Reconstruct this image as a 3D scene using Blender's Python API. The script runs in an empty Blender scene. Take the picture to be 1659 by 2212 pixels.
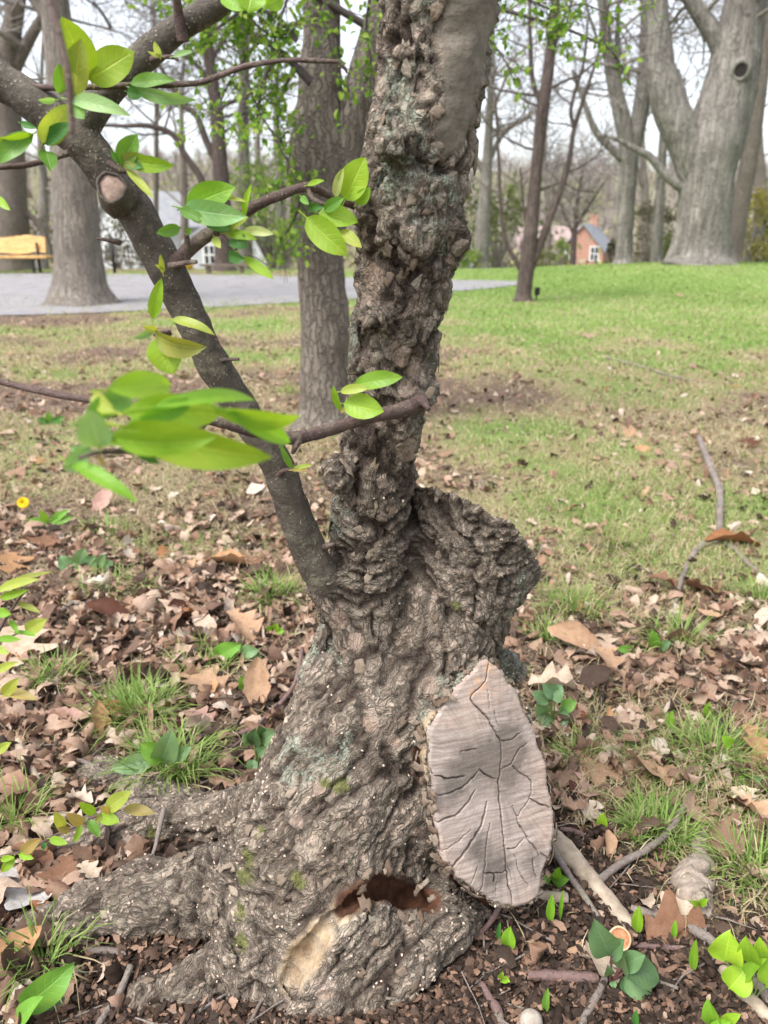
import bpy, math, random
import numpy as np
from mathutils import Vector, Matrix

D = bpy.data
SC = bpy.context.scene
COL = SC.collection
random.seed(7)
RNG = np.random.default_rng(7)

# ------------------------------------------------------------------ camera, sky, sun, exposure
CAM_H, PITCH, FPX = 1.10, math.radians(20.0), 1670.0      # focal length in pixels of a 1659 x 2212 picture
cd = D.cameras.new('camera'); cam = D.objects.new('camera', cd); COL.objects.link(cam)
cam.location = (0, 0, CAM_H); cam.rotation_euler = (math.radians(90) - PITCH, 0, 0)
cd.sensor_fit = 'VERTICAL'; cd.sensor_height = 36.0; cd.lens = 36.0 * FPX / 2212.0
cd.clip_start = 0.02; cd.clip_end = 2000
cd.dof.use_dof = True; cd.dof.focus_distance = 1.2; cd.dof.aperture_fstop = 5.0
SC.camera = cam

SUN_EL, SUN_AZ = math.radians(58), math.radians(-60)       # high, from the left and slightly behind the picture
world = D.worlds.new('World'); SC.world = world; world.use_nodes = True
wn, wl = world.node_tree.nodes, world.node_tree.links
wn.clear()
sky = wn.new('ShaderNodeTexSky'); sky.sky_type = 'NISHITA'; sky.sun_disc = False
sky.sun_elevation = SUN_EL; sky.sun_rotation = SUN_AZ; sky.air_density = 1.0; sky.dust_density = 3.0; sky.ozone_density = 1.0
hsv = wn.new('ShaderNodeHueSaturation'); hsv.inputs['Saturation'].default_value = 0.34
bgn = wn.new('ShaderNodeBackground'); bgn.inputs['Strength'].default_value = 0.15
won = wn.new('ShaderNodeOutputWorld')
wl.new(sky.outputs[0], hsv.inputs['Color']); wl.new(hsv.outputs[0], bgn.inputs['Color']); wl.new(bgn.outputs[0], won.inputs['Surface'])
sl = D.lights.new('sun', 'SUN'); sl.energy = 1.5; sl.angle = math.radians(25); sl.color = (1, 0.98, 0.955)
so = D.objects.new('sun', sl); COL.objects.link(so)
_sd = Vector((math.sin(SUN_AZ) * math.cos(SUN_EL), math.cos(SUN_AZ) * math.cos(SUN_EL), math.sin(SUN_EL)))
_sd = Vector((-0.42, -0.35, 0.84)).normalized()
so.rotation_euler = (-_sd).to_track_quat('-Z', 'Y').to_euler(); so.location = (0, 0, 30)
sky.sun_elevation = math.asin(_sd.z); sky.sun_rotation = math.atan2(_sd.x, _sd.y)
vs = SC.view_settings
vs.view_transform = 'Standard'; vs.look = 'None'; vs.gamma = 1.0; vs.use_curve_mapping = False; vs.exposure = 1.38
SC.render.engine = 'CYCLES'
cy = SC.cycles
cy.max_bounces = 6; cy.diffuse_bounces = 3; cy.glossy_bounces = 2; cy.transmission_bounces = 3; cy.transparent_max_bounces = 4
cy.use_denoising = True

# ------------------------------------------------------------------ picture point -> place
_cp, _sp = math.cos(PITCH), math.sin(PITCH)
def ray(u, v):
    xc = (u - 829.5) / FPX; zc = (1106 - v) / FPX
    return np.array([xc, _cp + zc * _sp, -_sp + zc * _cp])
CAMP = np.array([0, 0, CAM_H])
def P(u, v, Y):
    d = ray(u, v); return CAMP + d * (Y / d[1])
def wid(px, u, v, Y):                                     # metres that px pixels span at that place
    d = ray(u, v); return px / FPX * (Y / d[1])

# ------------------------------------------------------------------ numpy noise
def _hash(ix, iy, iz, seed):
    h = (ix.astype(np.int64) * 374761393 + iy.astype(np.int64) * 668265263 + iz.astype(np.int64) * 2147483647 + seed * 974634533) & 0xFFFFFFFF
    h = ((h ^ (h >> 13)) * 1274126177) & 0xFFFFFFFF
    h = ((h ^ (h >> 16)) * 2246822519) & 0xFFFFFFFF
    h = h ^ (h >> 15)
    return (h & 0xFFFFFF).astype(np.float32) / np.float32(0xFFFFFF)
def vnoise(p, seed=0):
    i = np.floor(p).astype(np.int64); f = (p - i).astype(np.float32); f = f * f * (3 - 2 * f)
    r = 0
    for dx in (0, 1):
        wx = f[:, 0] if dx else 1 - f[:, 0]
        for dy in (0, 1):
            wy = f[:, 1] if dy else 1 - f[:, 1]
            for dz in (0, 1):
                wz = f[:, 2] if dz else 1 - f[:, 2]
                r = r + wx * wy * wz * _hash(i[:, 0] + dx, i[:, 1] + dy, i[:, 2] + dz, seed)
    return r * 2 - 1
def fbm(p, oct=3, seed=0):
    r, a, s = 0, 1.0, 0
    for o in range(oct):
        r = r + a * vnoise(p * (2.03 ** o), seed + o); s += a; a *= 0.5
    return r / s
def voro(p, seed=0, jit=0.9):
    """nearest and second distance, cell random, vector from the cell's point"""
    i = np.floor(p).astype(np.int64); f = (p - i).astype(np.float32)
    n = len(p)
    f1 = np.full(n, 9, np.float32); f2 = np.full(n, 9, np.float32); idr = np.zeros(n, np.float32); vec = np.zeros((n, 3), np.float32)
    for dx in (-1, 0, 1):
        for dy in (-1, 0, 1):
            for dz in (-1, 0, 1):
                cx, cy_, cz = i[:, 0] + dx, i[:, 1] + dy, i[:, 2] + dz
                o = np.stack([dx + .5 + jit * (_hash(cx, cy_, cz, seed + k) - .5) for k in (1, 2, 3)], 1)
                w = f - o; d = np.sqrt((w * w).sum(1))
                new = d < f1
                f2 = np.where(new, f1, np.minimum(f2, d))
                f1 = np.where(new, d, f1)
                idr = np.where(new, _hash(cx, cy_, cz, seed + 9), idr)
                vec[new] = w[new]
    return f1, f2, idr, vec
def sstep(a, b, x):
    t = np.clip((x - a) / (b - a), 0, 1); return t * t * (3 - 2 * t)

# ------------------------------------------------------------------ ground height
def xy3(x, y, s):
    return np.stack([np.asarray(x, float) * s, np.asarray(y, float) * s, np.zeros_like(np.asarray(x, float))], 1)
def gh(x, y):
    x = np.atleast_1d(np.asarray(x, float)); y = np.atleast_1d(np.asarray(y, float))
    h = 0.05 * fbm(xy3(x, y, 0.35), 2, 50) * np.clip(1 - y / 12, 0, 1)
    near = np.clip(1 - y / 5, 0, 1)
    h += near * (0.016 * fbm(xy3(x, y, 4.0), 3, 51))
    h += 0.03 * np.exp(-((x + .05) ** 2 + (y - 1.05) ** 2) / .30 ** 2)
    h += 0.30 * sstep(2.5, 7.5, x) * sstep(11, 18.5, y) * (1 - sstep(19.5, 30, y))
    fall = np.clip(y - 25, 0, 85)
    h += -fall * (0.052 + 0.022 * sstep(0, 12, x)) * 1.0
    h += sstep(100, 290, y) * (24 + 4 * vnoise(xy3(x, y, .012), 60))
    return h
def G(u, v, dz=0.0):
    d = ray(u, v); z = 0.0
    for _ in range(8):
        t = (z - CAM_H) / d[2]; p = CAMP + d * t
        z = float(gh(p[0], p[1])[0])
    return np.array([p[0], p[1], z + dz])

# ------------------------------------------------------------------ meshes and objects
def raw_mesh(name, V, F, smooth=True):
    V = np.asarray(V, np.float32); me = D.meshes.new(name)
    if isinstance(F, np.ndarray) and F.ndim == 2:
        k = F.shape[1]; n = len(F)
        me.vertices.add(len(V)); me.vertices.foreach_set('co', V.ravel())
        me.loops.add(n * k); me.loops.foreach_set('vertex_index', F.astype(np.int32).ravel())
        me.polygons.add(n); me.polygons.foreach_set('loop_start', np.arange(0, n * k, k, dtype=np.int32))
        me.update(calc_edges=True)
    else:
        me.from_pydata([tuple(map(float, p)) for p in V], [], [tuple(map(int, f)) for f in F]); me.update()
    if smooth: me.polygons.foreach_set('use_smooth', np.ones(len(me.polygons), bool))
    return me
def fattr(me, name, vals):
    a = me.attributes.new(name, 'FLOAT', 'POINT'); a.data.foreach_set('value', np.asarray(vals, np.float32))
def link(name, me, mat=None, root=None, loc=(0, 0, 0)):
    o = D.objects.new(name, me); COL.objects.link(o); o.location = loc
    if mat is not None and not me.materials: me.materials.append(mat)
    if root is not None: o.parent = root
    return o
def base_of(root):
    b = Vector((0, 0, 0))
    while root is not None:
        b = b + root.location; root = root.parent
    return np.array(b)
def part(name, V, F, mat, root, smooth=True, attrs=None, kind=None, label=None):
    V = np.asarray(V, float) - base_of(root)
    me = raw_mesh(name, V, F, smooth)
    for k, x in (attrs or {}).items(): fattr(me, k, x)
    o = link(name, me, mat, root)
    if kind: o['kind'] = kind
    if label: o['label'] = label
    return o
def thing(name, loc, label, cat, group=None):
    o = D.objects.new(name, None); COL.objects.link(o); o.location = tuple(map(float, loc)); o.empty_display_size = .1
    o['label'] = label; o['category'] = cat
    if group: o['group'] = group
    return o
def tag(o, label=None, cat=None, group=None, kind=None):
    for k, x in (('label', label), ('category', cat), ('group', group), ('kind', kind)):
        if x: o[k] = x
    return o
def solo(name, V, F, mat, label, cat, group=None, smooth=True, attrs=None):      # a thing that is one mesh; origin at its middle bottom
    V = np.asarray(V, float); c = np.array([V[:, 0].mean(), V[:, 1].mean(), V[:, 2].min()])
    me = raw_mesh(name, V - c, F, smooth)
    for k, x in (attrs or {}).items(): fattr(me, k, x)
    return tag(link(name, me, mat, None, c), label, cat, group)

class MB:                                                  # collects pieces of one mesh
    def __init__(s): s.V, s.F, s.n = [], [], 0
    def add(s, V, F):
        s.V.append(np.asarray(V, float)); s.F += [tuple(i + s.n for i in f) for f in F]; s.n += len(V)
    def get(s): return (np.concatenate(s.V) if s.V else np.zeros((0, 3))), s.F
def catmull(pts, n):
    pts = np.asarray(pts, float)
    if len(pts) < 3: 
        t = np.linspace(0, 1, n)[:, None]; return pts[0] * (1 - t) + pts[-1] * t
    q = np.vstack([2 * pts[0] - pts[1], pts, 2 * pts[-1] - pts[-2]])
    out = []
    for s in np.linspace(0, len(pts) - 1 - 1e-6, n):
        i = int(s); t = s - i; p0, p1, p2, p3 = q[i:i + 4]
        out.append(.5 * (2 * p1 + (p2 - p0) * t + (2 * p0 - 5 * p1 + 4 * p2 - p3) * t * t + (3 * p1 - p0 - 3 * p2 + p3) * t ** 3))
    return np.array(out)
def tube(pts, rad, sides=6, cap=True, rough=0.0, seed=0, freq=20.0):
    pts = np.asarray(pts, float); n = len(pts); rad = np.broadcast_to(np.asarray(rad, float), (n,))
    T = np.gradient(pts, axis=0); T /= np.linalg.norm(T, axis=1)[:, None] + 1e-12
    a = np.array([0, 0, 1.]) if abs(T[0][2]) < .9 else np.array([1., 0, 0])
    N = a - T[0] * a.dot(T[0]); N /= np.linalg.norm(N); V = []
    ang = np.arange(sides) / sides * 2 * math.pi
    for i in range(n):
        N = N - T[i] * N.dot(T[i]); N /= np.linalg.norm(N) + 1e-12; B = np.cross(T[i], N)
        V.append(pts[i] + rad[i] * (np.cos(ang)[:, None] * N + np.sin(ang)[:, None] * B))
    V = np.concatenate(V)
    if rough:
        c = np.repeat(pts, sides, 0); r = np.repeat(rad, sides)
        V = c + (V - c) * (1 + rough * fbm(V * freq + seed * 7.3, 2, seed))[:, None]
    F = [(i * sides + j, i * sides + (j + 1) % sides, (i + 1) * sides + (j + 1) % sides, (i + 1) * sides + j) for i in range(n - 1) for j in range(sides)]
    if cap: F += [tuple(range(sides))[::-1], tuple((n - 1) * sides + j for j in range(sides))]
    return V, F
def box(x0, x1, y0, y1, z0, z1):
    V = [(x, y, z) for z in (z0, z1) for y in (y0, y1) for x in (x0, x1)]
    return V, [(0, 2, 3, 1), (4, 5, 7, 6), (0, 1, 5, 4), (2, 6, 7, 3), (0, 4, 6, 2), (1, 3, 7, 5)]
def unit(v): v = np.asarray(v, float); return v / (np.linalg.norm(v) + 1e-12)
def scatter(name, temps, which, R, loc, mat, tint=None, smooth=False, extra=None):
    """one joined mesh of many small pieces: temps = [(V, F(n,k) array)], R (N,3,3), loc (N,3)"""
    VV, FF, TT, off = [], [], [], 0
    which = np.asarray(which)
    for k, (V, F) in enumerate(temps):
        ix = np.where(which == k)[0]
        if not len(ix): continue
        W = np.einsum('nij,vj->nvi', R[ix], V) + loc[ix][:, None, :]
        VV.append(W.reshape(-1, 3))
        FF.append((F[None] + (np.arange(len(ix)) * len(V))[:, None, None] + off).reshape(-1, F.shape[1]))
        off += len(ix) * len(V)
        if tint is not None: TT.append(np.repeat(tint[ix], len(V)))
    me = raw_mesh(name, np.concatenate(VV), np.concatenate(FF), smooth)
    if tint is not None: fattr(me, 'tint', np.concatenate(TT))
    return link(name, me, mat)
def rots(yaw, pitch, roll, s):
    cy_, sy = np.cos(yaw), np.sin(yaw); cp, sp = np.cos(pitch), np.sin(pitch); cr, sr = np.cos(roll), np.sin(roll)
    z = np.zeros_like(yaw); o = np.ones_like(yaw)
    Rz = np.stack([cy_, -sy, z, sy, cy_, z, z, z, o], 1).reshape(-1, 3, 3)
    Rx = np.stack([o, z, z, z, cp, -sp, z, sp, cp], 1).reshape(-1, 3, 3)
    Ry = np.stack([cr, z, sr, z, o, z, -sr, z, cr], 1).reshape(-1, 3, 3)
    return (Rz @ Rx @ Ry) * np.asarray(s)[:, None, None]

# ------------------------------------------------------------------ materials
class NT:
    def __init__(s, name):
        s.m = D.materials.new(name); s.m.use_nodes = True; s.t = s.m.node_tree; s.t.nodes.clear()
        s.out = s.t.nodes.new('ShaderNodeOutputMaterial')
    def n(s, typ, **kw):
        x = s.t.nodes.new('ShaderNode' + typ)
        for k, v in kw.items():
            if hasattr(x, k) and k not in x.inputs: setattr(x, k, v)
            else: s.set(x.inputs[k], v)
        return x
    def set(s, sock, v):
        if isinstance(v, bpy.types.NodeSocket): s.t.links.new(v, sock)
        elif isinstance(v, tuple) and sock.type == 'RGBA' and len(v) == 3: sock.default_value = (*v, 1)
        else: sock.default_value = v
    def noise(s, scale, detail=4, rough=.6, vec=None, dist=0.0):
        x = s.n('TexNoise'); x.inputs['Scale'].default_value = scale; x.inputs['Detail'].default_value = detail
        x.inputs['Roughness'].default_value = rough; x.inputs['Distortion'].default_value = dist
        s.set(x.inputs['Vector'], vec if vec is not None else s.pos()); return x.outputs['Fac']
    def pos(s):
        if not hasattr(s, '_p'): s._p = s.n('TexCoord').outputs['Object']
        return s._p
    def attr(s, name): return s.n('Attribute', attribute_name=name).outputs['Fac']
    def ramp(s, fac, stops, interp='LINEAR'):
        r = s.n('ValToRGB'); s.set(r.inputs[0], fac); e = r.color_ramp; e.interpolation = interp
        while len(e.elements) < len(stops): e.elements.new(.5)
        for el, (p, c) in zip(e.elements, stops): el.position = p; el.color = (*c, 1) if len(c) == 3 else c
        return r.outputs[0]
    def mix(s, f, a, b, mode='MIX'):
        x = s.n('Mix', data_type='RGBA', blend_type=mode); s.set(x.inputs[0], f); s.set(x.inputs[6], a); s.set(x.inputs[7], b); return x.outputs[2]
    def math(s, op, a, b=0.0, c=0.0):
        x = s.n('Math', operation=op); s.set(x.inputs[0], a); s.set(x.inputs[1], b); s.set(x.inputs[2], c); return x.outputs[0]
    def thr(s, fac, a, b):
        x = s.n('MapRange'); s.set(x.inputs[0], fac); x.inputs[1].default_value = a; x.inputs[2].default_value = b; return x.outputs[0]
    def stretch(s, sx, sy, sz):
        m = s.n('Mapping'); s.set(m.inputs[0], s.pos()); m.inputs[3].default_value = (sx, sy, sz); return m.outputs[0]
    def bump(s, h, strength=.5, dist=.01):
        b = s.n('Bump'); s.set(b.inputs['Height'], h); b.inputs['Strength'].default_value = strength; b.inputs['Distance'].default_value = dist; return b.outputs[0]
    def pbr(s, col, rough=.8, normal=None, spec=.3):
        p = s.n('BsdfPrincipled'); s.set(p.inputs['Base Color'], col); s.set(p.inputs['Roughness'], rough); p.inputs['Specular IOR Level'].default_value = spec
        if normal is not None: s.set(p.inputs['Normal'], normal)
        return p.outputs[0]
    def done(s, shader): s.t.links.new(shader, s.out.inputs['Surface']); return s.m
def simple(name, c0, c1, scale=30, rough=.8, bump=.3, dist=.004, spec=.3):
    t = NT(name); f = t.noise(scale, 5)
    return t.done(t.pbr(t.ramp(f, [(.3, c0), (.7, c1)]), rough, t.bump(f, bump, dist), spec))
# ================================================================== the old crabapple: trunk as one body grown from a distance field
def bark_material():
    t = NT('crabapple_bark')
    gp = t.n('Attribute', attribute_name='gp').outputs['Vector']
    md = t.n('Mix', data_type='VECTOR'); t.set(md.inputs[0], .42); t.set(md.inputs[4], t.pos()); t.set(md.inputs[5], gp)
    wp = t.n('VectorMath', operation='MULTIPLY_ADD'); t.set(wp.inputs[0], t.n('TexNoise', Vector=gp, Scale=130.0, Detail=4.0).outputs['Color']); wp.inputs[1].default_value = (.006,) * 3; t.set(wp.inputs[2], md.outputs[1])
    def vor(scale, feat='F1', out='Distance'):
        x = t.n('TexVoronoi', feature=feat, Scale=scale); t.set(x.inputs['Vector'], wp.outputs[0]); return x.outputs[out]
    def ridge(scale, w, ofs=0.0):
        x = t.noise(scale, 3, .55, gp, .25); return t.thr(t.math('ABSOLUTE', t.math('SUBTRACT', x, .5)), .0, w)
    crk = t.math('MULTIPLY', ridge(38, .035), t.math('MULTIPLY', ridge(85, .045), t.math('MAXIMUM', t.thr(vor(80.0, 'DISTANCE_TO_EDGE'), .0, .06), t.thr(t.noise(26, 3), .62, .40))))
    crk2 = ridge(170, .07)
    sep = t.n('SeparateColor'); t.set(sep.inputs[0], vor(80.0, 'F1', 'Color')); rc = sep.outputs[0]
    sep2 = t.n('SeparateColor'); t.set(sep2.inputs[0], vor(200.0, 'F1', 'Color')); rc2 = sep2.outputs[0]
    rz = t.attr('rz')
    crk = t.math('SUBTRACT', 1.0, t.math('MULTIPLY', rz, t.math('SUBTRACT', 1.0, crk)))
    crk2 = t.math('SUBTRACT', 1.0, t.math('MULTIPLY', rz, t.math('SUBTRACT', 1.0, crk2)))
    rc = t.math('MULTIPLY_ADD', t.math('SUBTRACT', rc, .5), rz, .5); rc2 = t.math('MULTIPLY_ADD', t.math('SUBTRACT', rc2, .5), rz, .5)
    n1 = t.noise(13, 5, .6); n2 = t.noise(70, 5, .65); n3 = t.noise(260, 4, .6)
    c = t.ramp(n1, [(.3, (.128, .112, .093)), (.5, (.208, .186, .158)), (.7, (.30, .273, .235))])
    cr = t.math('ADD', t.math('MULTIPLY', t.attr('cellr'), .45), t.math('ADD', t.math('MULTIPLY', rc, .3), t.math('MULTIPLY', rc2, .25)))
    c = t.mix(.8, c, t.ramp(cr, [(.15, (.52, .46, .40)), (.45, (.9, .86, .8)), (.62, (1.1, 1.02, .95)), (.85, (1.5, 1.4, 1.3))]), 'MULTIPLY')
    pink = t.thr(t.math('ADD', rc2, t.math('MULTIPLY', n2, .5)), 1.05, 1.12)
    c = t.mix(t.math('MULTIPLY', pink, .5), c, (.38, .29, .235))
    c = t.mix(t.thr(n3, .35, .7), c, t.mix(1.0, c, (1.45, 1.38, 1.3), 'MULTIPLY'))
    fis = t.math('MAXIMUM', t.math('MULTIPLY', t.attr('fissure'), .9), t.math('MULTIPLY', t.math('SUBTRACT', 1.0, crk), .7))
    c = t.mix(fis, c, (.034, .022, .017))  # fissures: brown inner bark, darkened further in the colour to stand in for shade
    c = t.mix(t.math('MULTIPLY', t.math('SUBTRACT', 1.0, rz), .8), c, t.ramp(t.math('ADD', t.math('MULTIPLY', n2, .5), t.math('MULTIPLY', t.noise(60, 5, .7, t.stretch(.5, .5, 2.2)), .5)), [(.36, (.10, .082, .064)), (.5, (.165, .142, .114)), (.64, (.24, .212, .172))]))
    inner = t.attr('inner')
    ic = t.ramp(t.noise(26, 5, .7), [(.3, (.17, .115, .085)), (.5, (.30, .225, .175)), (.72, (.40, .335, .28))])
    c = t.mix(t.thr(t.math('ADD', inner, t.math('MULTIPLY', t.math('SUBTRACT', n2, .5), 1.2)), .5, .62), c, ic)
    lich = t.thr(t.math('ADD', t.math('MULTIPLY', t.attr('lichen'), .5), t.noise(38, 6, .75)), .90, 1.02)
    c = t.mix(t.math('MULTIPLY', lich, t.thr(n3, .38, .62)), c, t.ramp(n2, [(.3, (.20, .23, .17)), (.7, (.36, .40, .32))]))
    moss = t.thr(t.math('ADD', t.math('MULTIPLY', t.attr('moss'), .55), t.math('ADD', t.math('MULTIPLY', t.noise(45, 6, .8), .6), t.math('MULTIPLY', n3, .5))), .92, 1.12)
    c = t.mix(moss, c, t.ramp(n2, [(.3, (.07, .075, .03)), (.7, (.20, .20, .07))]))
    wood = t.attr('wood')
    wc = t.ramp(t.noise(30, 6, .7, t.stretch(1, 1, .35)), [(.3, (.16, .10, .055)), (.5, (.34, .25, .155)), (.7, (.47, .40, .31))])
    c = t.mix(wood, c, wc)
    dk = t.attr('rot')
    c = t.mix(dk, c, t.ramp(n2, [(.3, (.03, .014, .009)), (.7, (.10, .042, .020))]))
    live = t.math('SUBTRACT', 1.0, t.math('MAXIMUM', wood, dk))
    h = t.math('ADD', t.math('MULTIPLY', crk, .9), t.math('ADD', t.math('MULTIPLY', crk2, .35), t.math('ADD', t.math('MULTIPLY', rc, .5), t.math('MULTIPLY', rc2, .35))))
    h = t.math('ADD', t.math('MULTIPLY', h, live), t.math('ADD', t.math('MULTIPLY', n2, .5), t.math('MULTIPLY', n3, .4)))
    return t.done(t.pbr(c, .86, t.bump(h, .85, .0032), .2))
BARK = bark_material()

CAPS = []      # a, b, ra, rb, grain stretch, cell size
def chain(pts, stretch=.5, cell=.034):
    q = [(P(u, v, Y), wid(w, u, v, Y) / 2) for u, v, Y, w in pts]
    for (a, ra), (b, rb) in zip(q, q[1:]): CAPS.append((a, b, ra, rb, stretch, cell))
STEM = [(792, 1330, 1.135, 176), (795, 1240, 1.14, 164), (800, 1170, 1.14, 158), (806, 1090, 1.135, 156), (812, 1010, 1.13, 158), (833, 910, 1.12, 154), (847, 800, 1.11, 164),
        (857, 700, 1.10, 170), (868, 600, 1.095, 182), (881, 500, 1.09, 206), (892, 400, 1.085, 212), (915, 260, 1.08, 216), (932, 130, 1.075, 220), (949, 0, 1.07, 230), (985, -260, 1.06, 240)]
chain(STEM, .75, .030)
chain([(670, 2200, .99, 400), (695, 2060, 1.0, 395), (715, 1900, 1.03, 400), (725, 1800, 1.04, 400), (750, 1680, 1.06, 355), (778, 1560, 1.09, 300), (800, 1440, 1.12, 210), (792, 1330, 1.135, 172)], .33, .024)
chain([(810, 1600, 1.08, 300), (905, 1460, 1.12, 250)], .33, .024)                      # shoulder under the sawn limbs
chain([(720, 1380, 1.12, 70), (690, 1470, 1.10, 70), (650, 1600, 1.06, 60)], .33, .024)     # rib on the left flank
chain([(800, 1335, 1.13, 90), (742, 1296, 1.112, 98), (702, 1252, 1.097, 80)], .6, .026)      # collar of the leaning limb
chain([(862, 1400, 1.15, 130), (878, 1250, 1.17, 120), (884, 1135, 1.18, 84)], .5, .026)
chain([(740, 1960, .93, 260), (680, 2130, .90, 300), (660, 2260, .90, 330)], .33, .024)
chain([(960, 1985, .93, 125), (850, 2050, .905, 210), (745, 2180, .87, 270), (690, 2330, .86, 320)], .5, .034)
chain([(1025, 1950, .98, 100), (960, 1985, .95, 120)], .5, .03)
chain([(790, 1720, 1.06, 330), (940, 1700, 1.07, 290)], .33, .024)
chain([(850, 1860, 1.0, 170), (960, 1905, .985, 100), (1040, 1950, .985, 50)], .5, .03)
chain([(1060, 1425, 1.17, 60), (1103, 1440, 1.19, 62)], .4, .02)                          # small broken stub
def root(pts, stretch=.33, cell=.022):
    q = [(G(u, v) + np.array([0, dy, dz]), r) for u, v, dy, dz, r in pts]
    for (a, ra), (b, rb) in zip(q, q[1:]): CAPS.append((a, b, ra, rb, stretch, cell))
root([(580, 2010, .05, .04, .10), (430, 2005, .05, .025, .068), (300, 2010, .05, .012, .060), (170, 2020, .04, -.002, .05), (40, 2040, .03, -.025, .035), (-80, 2060, .03, -.06, .03)])
root([(600, 1860, .08, .02, .085), (430, 1815, .05, .0, .046), (300, 1815, .05, -.005, .046), (200, 1840, .04, -.01, .042), (110, 1850, .03, -.04, .04)])
root([(430, 1800, .06, -.02, .04), (300, 1740, .05, -.04, .055), (190, 1690, .05, -.065, .07), (60, 1660, .05, -.12, .07)])
root([(560, 2120, .03, .0, .065), (430, 2150, .03, -.02, .045), (310, 2190, .03, -.035, .04), (200, 2260, .02, -.06, .04)])
root([(860, 1900, .2, 0, .12), (1010, 1800, .2, -.05, .1)])
# knobs
def knob(u, v, Y, px): a = P(u, v, Y); CAPS.append((a, a + 1e-4, wid(px, u, v, Y), wid(px, u, v, Y), .9, .02))
knob(722, 1012, 1.07, 27); knob(735, 1040, 1.07, 30); knob(800, 692, 1.025, 34); knob(880, 868, 1.055, 34); knob(852, 318, 1.0, 36); knob(985, 520, 1.08, 34); knob(790, 450, 1.05, 30)
knob(925, 850, 1.08, 22); knob(985, 320, 1.07, 36)
# upper sawn limb, cut by a plane leaning away
STUMP0 = len(CAPS)
chain([(905, 1470, 1.12, 240), (968, 1330, 1.15, 232), (1022, 1190, 1.18, 276), (1052, 1060, 1.20, 345)], .4, .026)
STUMP1 = len(CAPS)
S_O = P(1020, 1158, 1.19); S_N = unit((.30, .62, .72))
_e = P(1143, 1212, 1.14) - P(893, 1106, 1.24)
S_N = unit(S_N - _e * S_N.dot(_e) / _e.dot(_e))
# large sawn face
L_N = unit((.42, -.84, .34)); L_O = P(1075, 1700, .985)
L_PX = [(1052, 1423), (1085, 1455), (1112, 1492), (1140, 1550), (1160, 1605), (1174, 1650), (1183, 1710), (1194, 1760), (1196, 1800), (1183, 1850), (1168, 1885), (1162, 1930), (1140, 1952), (1112, 1958), (1070, 1945), (1030, 1922), (990, 1890), (962, 1858), (952, 1820), (946, 1770), (940, 1720), (930, 1675), (922, 1640), (930, 1600), (928, 1575), (950, 1535), (985, 1490), (1020, 1452)]
L_X = unit(np.cross((0, 0, 1.), L_N)); L_Y = np.cross(L_N, L_X)
def on_plane(u, v):
    d = ray(u, v); t = (L_O - CAMP).dot(L_N) / d.dot(L_N); q = CAMP + d * t - L_O
    return np.array([q.dot(L_X), q.dot(L_Y)])
L_POLY = np.array([on_plane(*p) for p in L_PX])
def poly_sd(q, poly):
    d = np.full(len(q), 9.0); s = np.ones(len(q)); n = len(poly)
    for i in range(n):
        a, b = poly[i], poly[i - 1]; e = b - a; w = q - a
        h = np.clip((w @ e) / e.dot(e), 0, 1); r = w - h[:, None] * e; d = np.minimum(d, (r * r).sum(1))
        c1 = q[:, 1] >= a[1]; c2 = q[:, 1] < b[1]; c3 = e[0] * w[:, 1] > e[1] * w[:, 0]
        s = np.where((c1 & c2 & c3) | (~c1 & ~c2 & ~c3), -s, s)
    return s * np.sqrt(d)
def smin(a, b, k):
    h = np.clip(.5 + .5 * (b - a) / k, 0, 1); return b * (1 - h) + a * h - k * h * (1 - h)
def cap_d(p, c):
    a, b, ra, rb = c[:4]; ab = b - a; t = np.clip(((p - a) @ ab) / (ab.dot(ab) + 1e-12), 0, 1)
    q = p - a - t[:, None] * ab
    return np.sqrt((q * q).sum(1)) - (ra + (rb - ra) * t)
CUTS = []
def body(p, cuts=True):
    lo, hi = p.min(0) - .1, p.max(0) + .1
    def near(c): return np.all(np.minimum(c[0], c[1]) - max(c[2], c[3]) < hi) and np.all(np.maximum(c[0], c[1]) + max(c[2], c[3]) > lo)
    d = np.full(len(p), .5)
    for i, c in enumerate(CAPS):
        if STUMP0 <= i < STUMP1 or not near(c): continue
        d = smin(d, cap_d(p, c), .022)
    st = np.full(len(p), .5)
    for c in CAPS[STUMP0:STUMP1]:
        if near(c): st = smin(st, cap_d(p, c), .02)
    st = np.maximum(st, (p - S_O) @ S_N)
    d = smin(d, st, .016)
    q = p - L_O; t = -(q @ L_N)
    if t.max() > -.1 and t.min() < .6:
        pr = poly_sd(np.stack([q @ L_X, q @ L_Y], 1), L_POLY) + .35 * np.clip(t, 0, 1) - .006
        pr = np.maximum(np.maximum(pr, .003 - t + .004 * vnoise(q * 55, 31)), t - .26)
        d = smin(d, pr, .012)
    d = d + .006 * fbm(p * 16, 2, 3) + .0025 * vnoise(p * 42, 8)
    if t.max() > -.05 and t.min() < .05:
        inside = (poly_sd(np.stack([q @ L_X, q @ L_Y], 1), L_POLY) < .004) & (t > -.035) & (t < .05)
        d = np.where(inside, np.maximum(d, np.where(poly_sd(np.stack([q @ L_X, q @ L_Y], 1), L_POLY) < -.003, .020 - t, .002 - t)), d)
    if cuts:
        for a, b, ra, rb, k in CUTS:
            if np.all(np.minimum(a, b) - max(ra, rb) < hi) and np.all(np.maximum(a, b) + max(ra, rb) > lo):
                x = cap_d(p, (a, b, ra, rb)) + .004 * vnoise(p * 70, 12)
                d = -smin(-d, x, k)
    return d
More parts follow.
